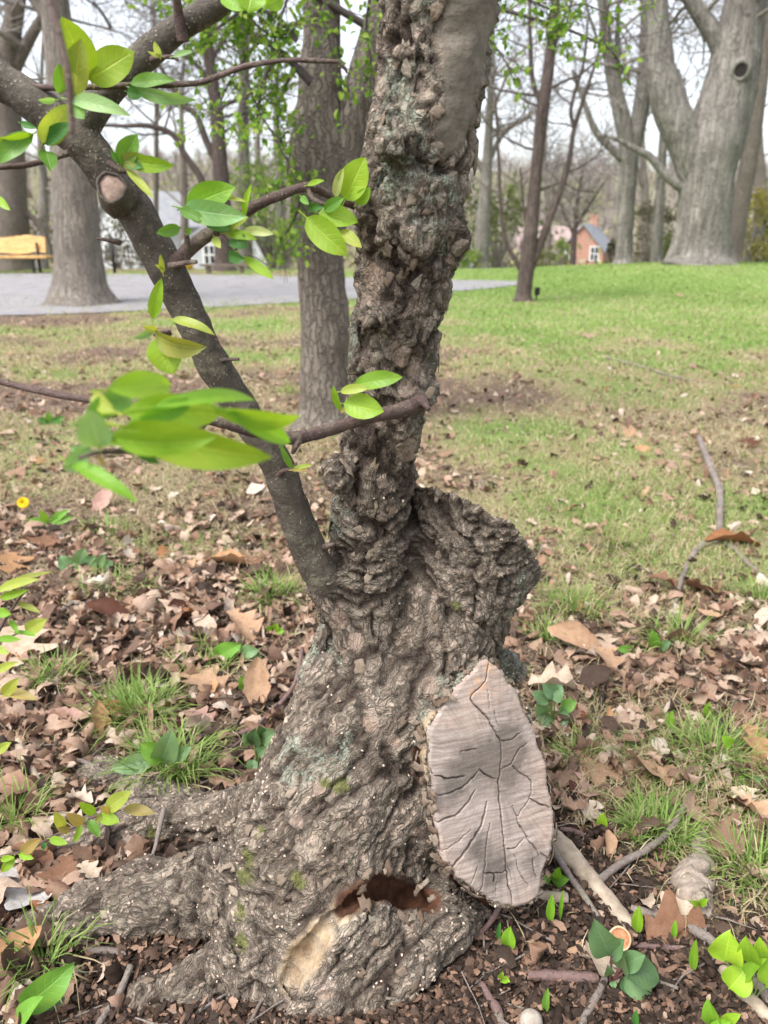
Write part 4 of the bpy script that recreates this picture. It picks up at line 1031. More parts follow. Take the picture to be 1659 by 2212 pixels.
leaves(ctree, [((402, 446), (510, 404), 62, 'l', 10, .35), ((397, 449), (536, 468), 54, 'm', -12, .4, -.03), ((425, 424), (537, 437), 16, 'y', 40), ((390, 452), (442, 478), 28, 'g', 15), ((445, 462), (497, 497), 46, 'd', 5),
               ((388, 492), (337, 503), 27, 'g', 10, .5), ((525, 475), (543, 397), 16, 'b', 30), ((492, 500), (538, 468), 13, 'y', 20), ((488, 505), (557, 517), 22, 'b', 20, .5), ((525, 498), (592, 506), 22, 'p', 20), ((500, 513), (537, 536), 40, 'd', 10, .9), ((493, 548), (531, 561), 28, 'd', -20, .8),
               ((462, 512), (476, 537), 18, 'y', 0), ((525, 555), (592, 604), 23, 'b', 15, .3), ((402, 503), (415, 494), 14, 'g', 0)], .965)
leaves(ctree, [((662, 470), (752, 552), 60, 'b', -5, .3), ((688, 460), (774, 480), 48, 'b', 20, .3, .0), ((745, 432), (790, 338), 64, 'f', 10, .3), ((725, 425), (742, 363), 24, 'p', 30), ((732, 498), (782, 536), 28, 'y', 20), ((665, 450), (700, 446), 18, 'd', 0), ((664, 400), (702, 390), 13, 'b', 30), ((650, 425), (667, 442), 15, 'g', 0),
               ((770, 440), (800, 405), 30, 'b', 0), ((700, 455), (745, 425), 26, 'g', 10)], .99)
leaves(ctree, [((330, 689), (349, 601), 30, 'b', 15, .2), ((334, 719), (452, 752), 58, 'o', -35, .9, -.03, .5), ((370, 690), (467, 724), 24, 'y', 30, .7), ((343, 726), (374, 809), 76, 'b', 0, .2), ((330, 715), (289, 731), 17, 'm', 20), ((340, 712), (308, 705), 16, 'y', 20), ((352, 590), (346, 548), 12, 'y', 0), ((352, 580), (335, 572), 8, 'y', 0)], .965)
leaves(ctree, [((742, 872), (830, 890), 56, 'b', 10, .4), ((765, 832), (872, 814), 40, 'l', 15, .5), ((735, 886), (720, 832), 18, 'b', 30), ((735, 846), (802, 838), 22, 'y', 15, .7), ((745, 880), (735, 893), 10, 'r', 0)], .965)
leaves(ctree, [((632, 1012), (605, 958), 15, 'g', 20), ((632, 1014), (676, 1004), 12, 'y', 20), ((630, 1016), (665, 1015), 9, 'r', 20)], 1.01)
leaves(ctree, [((545, -30), (535, 28), 75, 'b', 0), ((480, -10), (530, 24), 40, 'l', 20), ((610, -10), (570, 14), 40, 'b', 10), ((-10, 425), (22, 455), 18, 'b', 0)], 1.0)
FG = .50
for row in [((262, 922), (592, 990), 96, 'f', -20, .45, .01, .35), ((268, 893), (480, 893), 84, 'b', 10, .3, .05), ((183, 905), (285, 855), 58, 'g', 10, .4, .06), ((232, 842), (372, 832), 66, 'b', 15, .5, .06), ((460, 884), (658, 899), 48, 'b', -30, .7, .06), ((492, 890), (628, 957), 48, 'l', 10, .3, .08),
            ((215, 968), (193, 883), 70, 'm', 10, .2, -.01), ((285, 942), (350, 893), 58, 'b', 20, .3, .02), ((190, 966), (140, 1018), 40, 'm', 10, .4, .0), ((152, 1000), (302, 1088), 36, 'l', 20, .6, -.02), ((280, 965), (345, 1002), 24, 'd', 0, .3, .02), ((205, 975), (150, 968), 26, 'm', 20, .5, .01), ((230, 960), (330, 925), 40, 'b', 25, .4, .02), ((250, 890), (200, 850), 40, 'y', 20, .5, .05), ((300, 905), (420, 860), 46, 'l', -20, .6, .03), ((240, 945), (470, 945), 60, 'b', -30, .6, -.02), ((330, 880), (560, 865), 40, 'l', 35, .5, .09), ((212, 985), (228, 1008), 12, 'r', 0, .3, 0)]:
    leaves(ctree, [row], FG)

# ------------------------------------------------------------------ suckers at the left edge
sk = thing('crabapple_sucker', G(-60, 1560), 'young shoot with yellow green leaves rising at the left edge of the litter', 'shoot')
def stem(root_, pts, mat=TWIG, n=None, name='stem', seed=3): return limb(name, pts, mat, root_, n or len(pts) * 5, 5, .15, 90, seed)
g0 = G(-60, 1560); 
stem(sk, [(-62, 1585, g0[1], 12), (-40, 1480, .9, 9), (-10, 1380, .82, 8), (30, 1310, .8, 6), (60, 1270, .79, 4)])
leaves(sk, [((-5, 1276), (90, 1250), 22, 'y', 20, .6), ((0, 1292), (62, 1274), 18, 'b', 0), ((-4, 1322), (24, 1327), 22, 'l', 0), ((55, 1364), (102, 1337), 32, 'y', 0), ((22, 1340), (40, 1367), 13, 'l', 0), ((38, 1303), (88, 1324), 15, 'o', 20), ((-5, 1380), (46, 1382), 16, 'l', 10), ((20, 1260), (115, 1235), 14, 'o', 30),
            ((5, 1502), (42, 1463), 26, 'y', 0), ((10, 1494), (82, 1512), 24, 'r', 20), ((-8, 1622), (24, 1604), 22, 'y', 0), ((-10, 1450), (40, 1430), 18, 'y', 10), ((-10, 1400), (20, 1412), 18, 'y', 0), ((30, 1365), (80, 1375), 12, 'l', 30)], .80)
stem(sk, [(-40, 1480, .9, 7), (0, 1498, .82, 5), (12, 1496, .8, 4)]); stem(sk, [(-15, 1395, .83, 6), (30, 1372, .8, 5), (60, 1362, .8, 3)])
sk2 = thing('crabapple_sucker', G(-90, 1935), 'low arching shoot with red tinged leaflets over the gnarled roots', 'shoot')
g1 = G(-90, 1935)
stem(sk2, [(-92, 1950, g1[1], 11), (-40, 1870, .92, 9), (0, 1852, .90, 8), (60, 1837, .90, 7), (115, 1807, .90, 7), (170, 1782, .90, 6), (210, 1762, .90, 5), (262, 1750, .90, 3)])
leaves(sk2, [((231, 1748), (284, 1709), 36, 'y', 10), ((268, 1746), (336, 1757), 25, 'r', 10), ((215, 1762), (259, 1776), 28, 'b', 0), ((205, 1757), (169, 1734), 21, 'b', 0), ((180, 1780), (143, 1756), 24, 'r', 10), ((137, 1788), (117, 1753), 23, 'y', 0), ((107, 1812), (147, 1823), 18, 'b', 0), ((190, 1772), (215, 1809), 23, 'g', 20),
             ((175, 1780), (160, 1821), 14, 'b', 20), ((47, 1842), (88, 1810), 26, 'r', 0), ((42, 1846), (73, 1855), 16, 'b', 0), ((2, 1856), (32, 1852), 14, 'b', 0), ((30, 1850), (3, 1885), 22, 'b', 10), ((150, 1795), (122, 1790), 16, 'r', 0), ((240, 1755), (215, 1742), 16, 'r', 0), ((95, 1820), (94, 1838), 12, 'd', 0), ((222, 1760), (205, 1778), 14, 'o', 0)], .895)
# ================================================================== trees, houses and shrubs beyond the lawn
def bark(name, stops, sx=14, sz=2.2, bump=.9, dist=.02, plates=0):
    t = NT(name); st0 = t.stretch(1, 1, sz / sx); wv = t.n('VectorMath', operation='MULTIPLY_ADD'); t.set(wv.inputs[0], t.n('TexNoise', Vector=t.pos(), Scale=float(sx) * .9, Detail=4.0).outputs['Color']); wv.inputs[1].default_value = (1.6 / sx,) * 3; t.set(wv.inputs[2], st0); st = wv.outputs[0]; n1 = t.noise(sx, 6, .65, st); n0 = t.noise(1.6, 4); n2 = t.noise(sx * 4, 4, .7)
    v = t.n('TexVoronoi', feature='DISTANCE_TO_EDGE', Scale=float(sx)); t.set(v.inputs['Vector'], st); cr = t.thr(v.outputs[0], .0, .16)
    c = t.ramp(t.math('ADD', t.math('MULTIPLY', n1, .6), t.math('ADD', t.math('MULTIPLY', n0, .2), t.math('MULTIPLY', n2, .2))), stops)
    c = t.mix(t.math('MULTIPLY', t.math('SUBTRACT', 1.0, cr), .40), c, tuple(x * .45 for x in stops[0][1]))
    return t.done(t.pbr(c, .9, t.bump(t.math('ADD', n1, t.math('MULTIPLY', cr, .6)), bump, dist), .15))
B_BROWN = bark('furrowed_grey_brown_bark', [(.32, (.105, .084, .068)), (.5, (.20, .17, .14)), (.68, (.30, .265, .225))], 30, 7)
B_OAK = bark('old_grey_bark', [(.32, (.12, .10, .085)), (.5, (.225, .195, .165)), (.68, (.33, .295, .255))], 22, 3)
B_PALE = bark('pale_grey_bark', [(.36, (.085, .076, .066)), (.5, (.205, .188, .165)), (.64, (.33, .305, .27))], 11, 1.3)
B_DARK = bark('dark_brown_bark', [(.32, (.055, .040, .036)), (.5, (.12, .092, .08)), (.68, (.19, .155, .135))], 26, 4)
T_GREY = simple('grey_twigs', (.17, .145, .13), (.28, .25, .22), 4); T_DARK = simple('dark_twigs', (.045, .034, .032), (.11, .088, .08), 4)
def polyline(pts, Y): return np.array([list(P(u, v, Y if len(r) == 0 else r[0])) + [wid(w, u, v, Y if len(r) == 0 else r[0]) / 2] for u, v, w, *r in pts])
def grow(r, p, d, L, rad, lev, out, up=.12, wob=.28, kids=(4, 6), ratio=.62, lmax=3):
    n = 6 if lev < 2 else 5; pts = [p]; d = unit(d)
    for i in range(n - 1):
        d = unit(d + r.normal(0, wob, 3) * .6 + np.array([0, 0, up])); pts.append(pts[-1] + d * L / (n - 1))
    pts = np.array(pts); rr = np.linspace(rad, rad * .35, n); out.append((lev, pts, rr))
    if lev >= lmax: return
    for k in range(r.integers(kids[0], kids[1] + 1)):
        t = r.uniform(.25, 1.0) * (n - 1.001); i = int(t); q = pts[i] * (1 - t + i) + pts[i + 1] * (t - i)
        ax = unit(np.cross(pts[i + 1] - pts[i], r.normal(0, 1, 3))); dd = unit(pts[i + 1] - pts[i]) * r.uniform(.5, 1.0) + ax * r.uniform(.6, 1.1)
        grow(r, q, dd, L * ratio * r.uniform(.65, 1.1), max(rr[i] * .55, .0015), lev + 1, out, up, wob, kids, ratio, lmax)
def branch_mesh(out, thin=0.0, sides=(7, 5, 3, 3, 3)):
    m = MB()
    for lev, pts, rr in out: m.add(*tube(pts, np.maximum(rr, thin), sides[lev], False))
    return m.get()
def tree(name, label, trunk_pts, Y, mat, limbs=(), twigs=None, tw_mat=None, seed=1, group=None, rough=.09, flare=0, cat='tree', extra=0):
    """trunk and limbs follow the listed picture points at distance Y; twigs grow from them"""
    q = polyline(trunk_pts, Y)
    if extra:
        d = unit(q[-1, :3] - q[-2, :3]); q = np.vstack([q, np.r_[q[-1, :3] + d * extra, q[-1, 3] * .5]])
    b = q[0, :3].copy(); b[2] = float(gh(b[0], b[1])[0]); q[0, 2] = b[2] - .1
    t = thing(name, b, label, cat, group)
    c = catmull(q, len(q) * 8); V, F = tube(c[:, :3], c[:, 3], 20, True, rough, seed, 2.2 / max(q[0, 3], .1))
    if flare:
        hgt = V[:, 2] - b[2]; k = np.exp(-np.clip(hgt, 0, 9) / (flare * .55)); ax = np.repeat(c[:, :2], 20, 0); dd = V[:, :2] - ax
        an = np.arctan2(dd[:, 1], dd[:, 0]); lob = 1 + .45 * np.sin(an * 5 + seed) * k + .2 * np.sin(an * 9 + 2 * seed) * k
        V[:, :2] = ax + dd * (1 + k * .42 * np.maximum(lob, .1))[:, None]
    part('trunk', V, F, mat, t)
    out = []; r = np.random.default_rng(seed * 31 + 5); lines = [c]
    for i, L in enumerate(limbs):
        ql = polyline(L, Y)
        if extra and L[-1][1] < 30: d = unit(ql[-1, :3] - ql[-2, :3]); ql = np.vstack([ql, np.r_[ql[-1, :3] + d * extra * .8, ql[-1, 3] * .5]])
        cl = catmull(ql, len(ql) * 6); V, F = tube(cl[:, :3], cl[:, 3], 12 if cl[0, 3] > .05 else 6, True, rough, seed + i, 2.2 / max(cl[0, 3], .05)); part('limb', V, F, mat, t); lines.append(cl)
    if twigs:
        n, L, lev, thin, up, lo = twigs
        for k in range(n):
            ln = lines[r.integers(0, len(lines))] if len(lines) > 1 and r.random() < .8 else lines[0]
            hz = ln[:, 2] - b[2]; ok = np.where(hz > lo)[0]
            if not len(ok): continue
            i = r.choice(ok); d = r.normal(0, 1, 3); d[2] = abs(d[2]) * .5
            grow(r, ln[i, :3], d, L * r.uniform(.5, 1.2), min(ln[i, 3] * .45, L * .016), lev, out, up)
        V, F = branch_mesh(out, thin); o = part('twigs', V, F, tw_mat or T_GREY, t, kind='stuff')
    return t
tree('shade_tree', 'large grey trunk rising from worn lawn at the near edge of the drive', [(178, 676, 118), (172, 600, 100), (165, 480, 96), (155, 350, 86), (140, 200, 74), (124, 60, 62), (112, -60, 58)], 12.6, B_OAK, [[(122, 60, 34), (60, -20, 24), (10, -80, 18)]], (14, 3.2, 1, .006, .05, 4.5), T_GREY, 1, None, .07, .55, extra=3)
mt = tree('forked_tree', 'brown forked trunk standing in the grass just behind the old crabapple', [(702, 925, 118), (700, 860, 106), (702, 700, 106), (692, 560, 100), (690, 450, 118), (688, 330, 128), (690, 220, 100), (694, 100, 84), (694, 0, 80), (700, -120, 70)], 4.55, B_BROWN,
          [[(716, 420, 90), (748, 310, 78), (775, 200, 70), (805, 90, 64), (835, -10, 60), (870, -120, 50)]], (10, 1.3, 1, .002, .0, 2.0), T_DARK, 2, None, .10, .10, extra=1.0)
tree('young_tree', 'dark slender tree dividing low into upright stems on the bright lawn', [(1129, 652, 34), (1134, 610, 33), (1140, 560, 34), (1147, 500, 31), (1154, 420, 27), (1163, 320, 25), (1172, 240, 28), (1186, 140, 24), (1197, 40, 21), (1206, -80, 18)], 13.2, B_DARK,
     [[(1142, 585, 22), (1166, 530, 18), (1190, 465, 16), (1216, 395, 14), (1231, 335, 11), (1241, 275, 10), (1262, 210, 8), (1300, 90, 6), (1316, 10, 5)], [(1126, 585, 11), (1092, 520, 9), (1082, 450, 8), (1078, 370, 7), (1074, 280, 6), (1070, 200, 4)], [(1170, 225, 13), (1152, 180, 11), (1146, 100, 9), (1144, 0, 7)],
      [(1240, 275, 9), (1234, 230, 8), (1262, 130, 6), (1270, 40, 5)], [(1138, 500, 6), (1128, 420, 5), (1124, 360, 4)], [(1190, 120, 9), (1215, 50, 7), (1230, -20, 5)], [(1165, 410, 5), (1215, 395, 4), (1245, 410, 3), (1285, 415, 3)]], (30, 1.5, 1, .003, .07, 1.6), T_DARK, 3, None, .07, .10, extra=1.5)
tree('tall_grey_tree', 'pale grey trunk forking high, standing left of the giant old tree', [(1343, 604, 36), (1348, 540, 35), (1354, 420, 36), (1358, 330, 40), (1340, 240, 34), (1316, 130, 26), (1302, 0, 22), (1296, -80, 18)], 23, B_PALE,
     [[(1362, 335, 34), (1382, 250, 36), (1396, 140, 34), (1402, 0, 32), (1404, -60, 30)], [(1345, 345, 18), (1300, 300, 16), (1280, 270, 14), (1258, 210, 10), (1236, 150, 7)], [(1338, 240, 13), (1334, 120, 12), (1336, 0, 9)]], (30, 3.0, 1, .006, .05, 4), T_GREY, 4, None, .06, .2, extra=3)
gt_ = tree('giant_old_tree', 'huge pale trunk with flared base, massive forks and an oval knothole', [(1502, 598, 118), (1514, 550, 112), (1522, 460, 112), (1528, 380, 114), (1542, 310, 126), (1574, 200, 114), (1592, 110, 102), (1608, 20, 90), (1625, -100, 80)], 20.6, B_PALE,
     [[(1512, 410, 70), (1484, 312, 80), (1446, 230, 74), (1428, 150, 62), (1420, 60, 52), (1415, -40, 48)], [(1572, 150, 40), (1545, 80, 40), (1512, 30, 36), (1480, -20, 32)], [(1500, 300, 24), (1482, 230, 18), (1470, 180, 14), (1462, 150, 10)], [(1480, 410, 24), (1440, 380, 20), (1405, 340, 17), (1380, 326, 14), (1330, 300, 9), (1290, 290, 5)], [(1440, 596, 40), (1462, 540, 34), (1478, 460, 22)], [(1580, 594, 34), (1570, 540, 28), (1560, 470, 18)]], (26, 3.4, 1, .006, .04, 5), T_GREY, 5, None, .05, .26, extra=4)
def knothole():
    c = P(1600, 152, 20.6); c = c + unit(CAMP - c) * wid(58, 1600, 152, 20.6) * 1.08; n = unit(CAMP - c); x = unit(np.cross(n, (0, 0, 1.))); y = np.cross(x, n); a = np.linspace(0, 2 * math.pi, 20, endpoint=False)
    def ring(s, h): return c + (s * .9 * np.cos(a))[:, None] * x * wid(1, 1600, 152, 20.6) + (s * np.sin(a))[:, None] * y * wid(1, 1600, 152, 20.6) + n * h
    V = np.concatenate([ring(27, -.16), ring(22, .03), ring(16, .05), ring(13.5, .026), ring(11, -.3)]); F = [(i * 20 + j, i * 20 + (j + 1) % 20, (i + 1) * 20 + (j + 1) % 20, (i + 1) * 20 + j) for i in range(4) for j in range(20)]
    k = part('knothole_rim', V, F, B_PALE, gt_)
    part('hole_shade_disc', np.concatenate([ring(14.5, .022), [c + n * .012]]), [(j, (j + 1) % 20, 20) for j in range(20)], simple('painted_hole_shade', (.012, .009, .008), (.03, .024, .02), 20), k)  # near-black disc over the mouth, painted as the shade inside the knothole
knothole()
tree('slanting_tree', 'slim grey trunk leaning right behind the giant old tree', [(1574, 600, 46), (1590, 490, 40), (1610, 390, 36), (1628, 280, 34), (1646, 150, 30), (1662, 20, 26)], 26, B_BROWN, [], (8, 3, 1, .009, .05, 6), T_GREY, 6, None, .05, .2, extra=4)
tree('slim_grey_tree', 'thin pale trunk between the two large grey trees', [(1416, 596, 26), (1422, 480, 22), (1428, 380, 20), (1434, 250, 16), (1430, 120, 12)], 27, B_PALE, [[(1432, 330, 12), (1450, 240, 9), (1480, 170, 7)]], (18, 2.6, 1, .009, .05, 4), T_GREY, 7, None, .05, .15, extra=3)
tree('left_edge_tree', 'broad grey brown trunk cropped by the left edge behind the bench', [(18, 560, 84), (22, 480, 76), (18, 330, 66), (10, 200, 62), (22, 90, 46), (40, -20, 34)], 24, B_BROWN, [[(10, 190, 34), (50, 110, 26), (90, 40, 20), (118, 0, 16)], [(4, 180, 30), (-20, 90, 24), (-30, 0, 20)], [(24, 450, 14), (70, 470, 13), (95, 505, 13), (112, 560, 14)]], (24, 3.6, 1, .008, .03, 5), T_GREY, 8, None, .06, .2, extra=3)
tree('crooked_tree', 'dark crooked branched tree across the drive with arching limbs', [(486, 592, 44), (482, 520, 38), (480, 420, 36), (474, 330, 32), (466, 220, 28), (450, 110, 24), (440, 0, 20)], 23.5, B_DARK, [[(440, 400, 16), (425, 370, 15), (400, 335, 14), (372, 290, 13), (320, 272, 11), (262, 272, 8), (190, 268, 5)], [(476, 360, 18), (448, 310, 16), (424, 250, 13), (390, 222, 10), (350, 150, 8), (300, 90, 5)], [(470, 250, 14), (440, 160, 12), (400, 120, 9)], [(455, 130, 12), (500, 60, 9), (540, 10, 7)], [(240, 60, 8), (215, 20, 6), (190, 0, 5)]], (34, 2.6, 1, .007, .0, 3.5), T_DARK, 9, None, .07, .15, extra=2)
tree('pale_straight_tree', 'straight pale trunk just right of the crooked dark tree', [(532, 590, 30), (530, 460, 27), (526, 300, 25), (528, 150, 22), (530, 0, 18)], 27, B_PALE, [], (20, 3, 1, .009, .05, 5), T_GREY, 10, None, .04, .15, extra=3)
tree('pole_tree', 'very thin straight trunk standing between the shade tree and the crooked tree', [(336, 590, 12), (337, 420, 11), (338, 250, 9), (334, 100, 7), (332, 0, 6)], 28, B_BROWN, [], (22, 2.6, 1, .008, .05, 4), T_GREY, 11, None, .03, 0, extra=3)
tree('lower_lawn_tree', 'pale trunk beyond the drive just right of the old crabapple', [(1040, 604, 36), (1042, 500, 32), (1050, 400, 26), (1056, 280, 18), (1062, 160, 15), (1064, 60, 10)], 34, B_PALE, [[(1050, 360, 14), (1080, 300, 10), (1120, 260, 6)], [(1052, 380, 14), (1020, 330, 10), (1000, 280, 7)]], (30, 4.0, 1, .008, .05, 5), T_GREY, 12, None, .05, .2, extra=2)
tree('spreading_tree', 'small vase shaped bare tree in front of the brick house', [(1236, 596, 16), (1238, 540, 14), (1242, 490, 12), (1248, 430, 9), (1258, 370, 6)], 60, B_DARK, [[(1240, 510, 7), (1215, 450, 5), (1195, 400, 3)], [(1242, 495, 9), (1275, 440, 7), (1305, 395, 4)]], (40, 4.6, 1, .012, .14, 3.5), T_GREY, 13, None, .03, .1)
for i, (u, v, h, w, Y, lb) in enumerate([(395, 582, 520, 16, 48, 'bare tree in front of the white house'), (600, 588, 560, 22, 40, 'bare tree in the pale green thicket past the drive'), 
                                       (1390, 590, 480, 18, 40, 'bare tree between the two large grey trees'), (1640, 596, 520, 30, 36, 'bare tree at the right edge behind the evergreen'), (90, 580, 540, 20, 42, 'bare tree behind the bench'), (560, 588, 470, 16, 58, 'far bare tree over the white shed'), (1180, 600, 420, 14, 70, 'far bare tree between the young tree stems'), (980, 600, 430, 16, 46, 'bare tree mostly behind the old crabapple stem')]):
    tree('bare_tree', lb, [(u, v, w * 1.3), (u + 4, v - h * .3, w), (u - 3, v - h * .6, w * .65), (u + 5, v - h, w * .2)], Y, (B_BROWN, B_PALE, B_OAK)[i % 3], [], (12, Y * .085, 1, Y * .00010, .10, Y * .07), T_GREY, 40 + i, 'bare trees beyond the drive', .04, .1)

# ---- new leaves and hanging twigs of the forked tree
def leafy_sprays():
    r = np.random.default_rng(77); out = []; LV = []
    def spray(pts, w=5, drop=True, Y=4.2, dens=1.0, side=True):
        q = catmull(polyline(pts, Y), len(pts) * 6); out.append((2, q[:, :3], q[:, 3]))
        for i in range(2, len(q)):
            if r.random() < .5 * dens: LV.append((q[i, :3], r.integers(2, 6)))
            if side and r.random() < .34:
                d = r.normal(0, 1, 3) + np.array([0, 0, -.2]); L = r.uniform(.12, .36); o2 = []
                grow(r, q[i, :3], d, L, .0028, 2, o2, 0, .3, (1, 3), .5, 3); out.extend(o2)
                for lev, pp, rr in o2:
                    for k in range(len(pp)):
                        if r.random() < .42 * dens: LV.append((pp[k], r.integers(1, 5)))
    spray([(670, 180, 26), (600, 110, 18), (520, 60, 13), (450, 20, 9), (380, -10, 6)], Y=4.2)
    spray([(640, 90, 16), (600, 40, 11), (540, 20, 8), (470, 60, 5), (430, 110, 3)], Y=4.0)
    spray([(560, 90, 9), (520, 140, 7), (490, 190, 5), (470, 240, 3)], Y=4.1); spray([(600, 110, 9), (570, 170, 7), (560, 230, 5), (548, 290, 3)], Y=4.0)
    spray([(640, 150, 10), (610, 200, 7), (600, 270, 5), (618, 330, 4), (622, 380, 3)], Y=4.3); spray([(530, 165, 6), (560, 240, 5), (600, 310, 5), (640, 395, 5), (648, 430, 4)], Y=4.0, dens=.35)
    spray([(480, 40, 8), (440, 60, 6), (400, 40, 5), (360, 50, 3)], Y=4.2); spray([(520, 10, 8), (560, 60, 6), (600, 80, 5), (640, 60, 3)], Y=4.0)
    spray([(690, -20, 9), (722, 60, 8), (732, 130, 7), (738, 200, 5), (742, 260, 4)], Y=4.0, dens=.5); spray([(800, -20, 9), (790, 60, 7), (800, 130, 5), (790, 180, 4)], Y=4.1, dens=.7)
    spray([(650, 420, 9), (640, 460, 7), (620, 500, 5), (600, 520, 3)], Y=4.3, dens=.8); spray([(610, 440, 6), (590, 400, 5), (570, 420, 3)], Y=4.3)
    spray([(840, -60, 20), (960, -60, 16), (1060, 10, 12), (1150, 40, 9), (1240, 70, 7), (1320, 110, 5), (1350, 160, 3)], Y=4.3, dens=.42); spray([(1060, 5, 8), (1120, -10, 6), (1190, 20, 5), (1260, 10, 4), (1330, 40, 3)], Y=4.2, dens=.6)
    spray([(1030, 60, 6), (1060, 90, 5), (1090, 130, 4), (1110, 175, 3)], Y=4.2, dens=.5); spray([(1190, 20, 6), (1180, 70, 4), (1190, 105, 3)], Y=4.2, dens=.6); spray([(1000, -40, 6), (1020, 60, 4), (1035, 120, 3)], Y=4.2, dens=.4)
    V, F = branch_mesh(out, .0013); part('hanging_twigs', V, F, T_DARK, mt, kind='stuff')
    pos = np.concatenate([np.tile(p, (n, 1)) + r.normal(0, .018, (n, 3)) for p, n in LV]); n = len(pos)
    temps = []
    for k in range(4):
        Vt, Ft, _, _ = leaf_geo(1, .55, .4, .8, .05, 60 + k, 5, 1, petiole=0); temps.append((Vt, np.array(Ft)))
    R = rots(r.uniform(0, 6.28, n), r.normal(-.3, .8, n), r.normal(0, .8, n), r.uniform(.022, .052, n))
    t = NT('new_leaf'); c = t.ramp(t.attr('tint'), [(0, (.10, .22, .02)), (.5, (.20, .36, .035)), (1, (.34, .44, .08))]); tr = t.n('BsdfTranslucent'); t.set(tr.inputs[0], c); mx = t.n('MixShader'); mx.inputs[0].default_value = .5
    t.set(mx.inputs[1], t.pbr(c, .5)); t.set(mx.inputs[2], tr.outputs[0]); 
    o = scatter('new_leaves', temps, r.integers(0, 4, n), R, pos - base_of(mt), t.done(mx.outputs[0]), r.random(n), True); o.parent = mt; o['kind'] = 'stuff'
leafy_sprays()

# ---- shrubs
def foliage_mat(name, a, b, c3):
    t = NT(name); c = t.ramp(t.attr('tint'), [(0, a), (.5, b), (1, c3)]); tr = t.n('BsdfTranslucent'); t.set(tr.inputs[0], c); mx = t.n('MixShader'); mx.inputs[0].default_value = .4
    t.set(mx.inputs[1], t.pbr(c, .6)); t.set(mx.inputs[2], tr.outputs[0]); return t.done(mx.outputs[0])
FM = {'light': foliage_mat('spring_green_foliage', (.10, .17, .03), (.20, .29, .055), (.30, .38, .09)), 'olive': foliage_mat('olive_foliage', (.06, .08, .025), (.125, .15, .045), (.20, .22, .08)), 'yellow': foliage_mat('yellow_green_foliage', (.15, .14, .03), (.30, .26, .06), (.42, .37, .11)), 'dark': foliage_mat('evergreen_foliage', (.014, .03, .02), (.03, .05, .032), (.055, .075, .045)), 'gold': foliage_mat('golden_blossom', (.42, .27, .01), (.62, .42, .015), (.75, .55, .03)), 'dull': foliage_mat('dull_thicket_foliage', (.05, .045, .03), (.11, .10, .06), (.17, .16, .09))}
LT4 = [(np.array([(-.3, 0, 0), (.3, 0, .05), (.24, .6, .1), (-.22, .6, .0), (0, 1, .02)], float), np.array([(0, 1, 2), (0, 2, 3), (3, 2, 4)])), (np.array([(-.3, 0, .1), (.3, 0, 0), (.3, .5, .0), (-.2, .6, .12), (.05, 1, .1)], float), np.array([(0, 1, 2), (0, 2, 3), (3, 2, 4)]))]
def shrub(name, label, u, vb, vt, wpx, Y, kind, n, leafpx, seed, clump_n=30, cat='shrub', group=None):
    r = np.random.default_rng(seed); b = P(u, vb, Y); b[2] = float(gh(b[0], b[1])[0]); m1 = wid(1, u, vb, Y); H = P(u, vt, Y)[2] - b[2]; W = wpx * m1 / 2
    t = thing(name, b, label, cat, group); out = []; tips = []
    for k in range(clump_n):
        a = r.uniform(0, 6.28); e = r.random() ** .5; z = r.uniform(.15, 1.0); w_ = math.sin(math.pi * min(1, z * .8 + .12)) ** .6
        tip = b + np.array([math.cos(a) * e * W * w_, math.sin(a) * e * W * w_ * .8, z * H]); mid = b * .5 + tip * .5 + r.normal(0, .05 * H, 3); pts = catmull([b + r.normal(0, .03 * W, 3) * [1, 1, 0], mid, tip], 5); out.append((1, pts, np.linspace(.012 * H, .003 * H, 5))); tips.append((tip, r.uniform(.10, .24)))
    V, F = branch_mesh(out, m1 * .35, (5, 4, 3, 3)); part('stems', V, F, T_GREY, t)
    c = np.array([p for p, s in tips]); sz = np.array([s for p, s in tips]); i = r.integers(0, len(c), n); pos = c[i] + r.normal(0, 1, (n, 3)) * (sz[i] * min(W, H))[:, None]; pos[:, 2] = np.maximum(pos[:, 2], b[2] + .02)
    tint = np.clip(r.normal(.5, .2, n) + np.repeat(r.normal(0, .15, len(c)), 1)[i], 0, 1)
    R = rots(r.uniform(0, 6.28, n), r.normal(0, 1, n), r.normal(0, 1, n), leafpx * m1 * r.uniform(.6, 1.4, n))
    o = scatter('foliage', LT4, r.integers(0, 2, n), R, pos - np.array(b), FM[kind], tint, False); o.parent = t; o['kind'] = 'stuff'
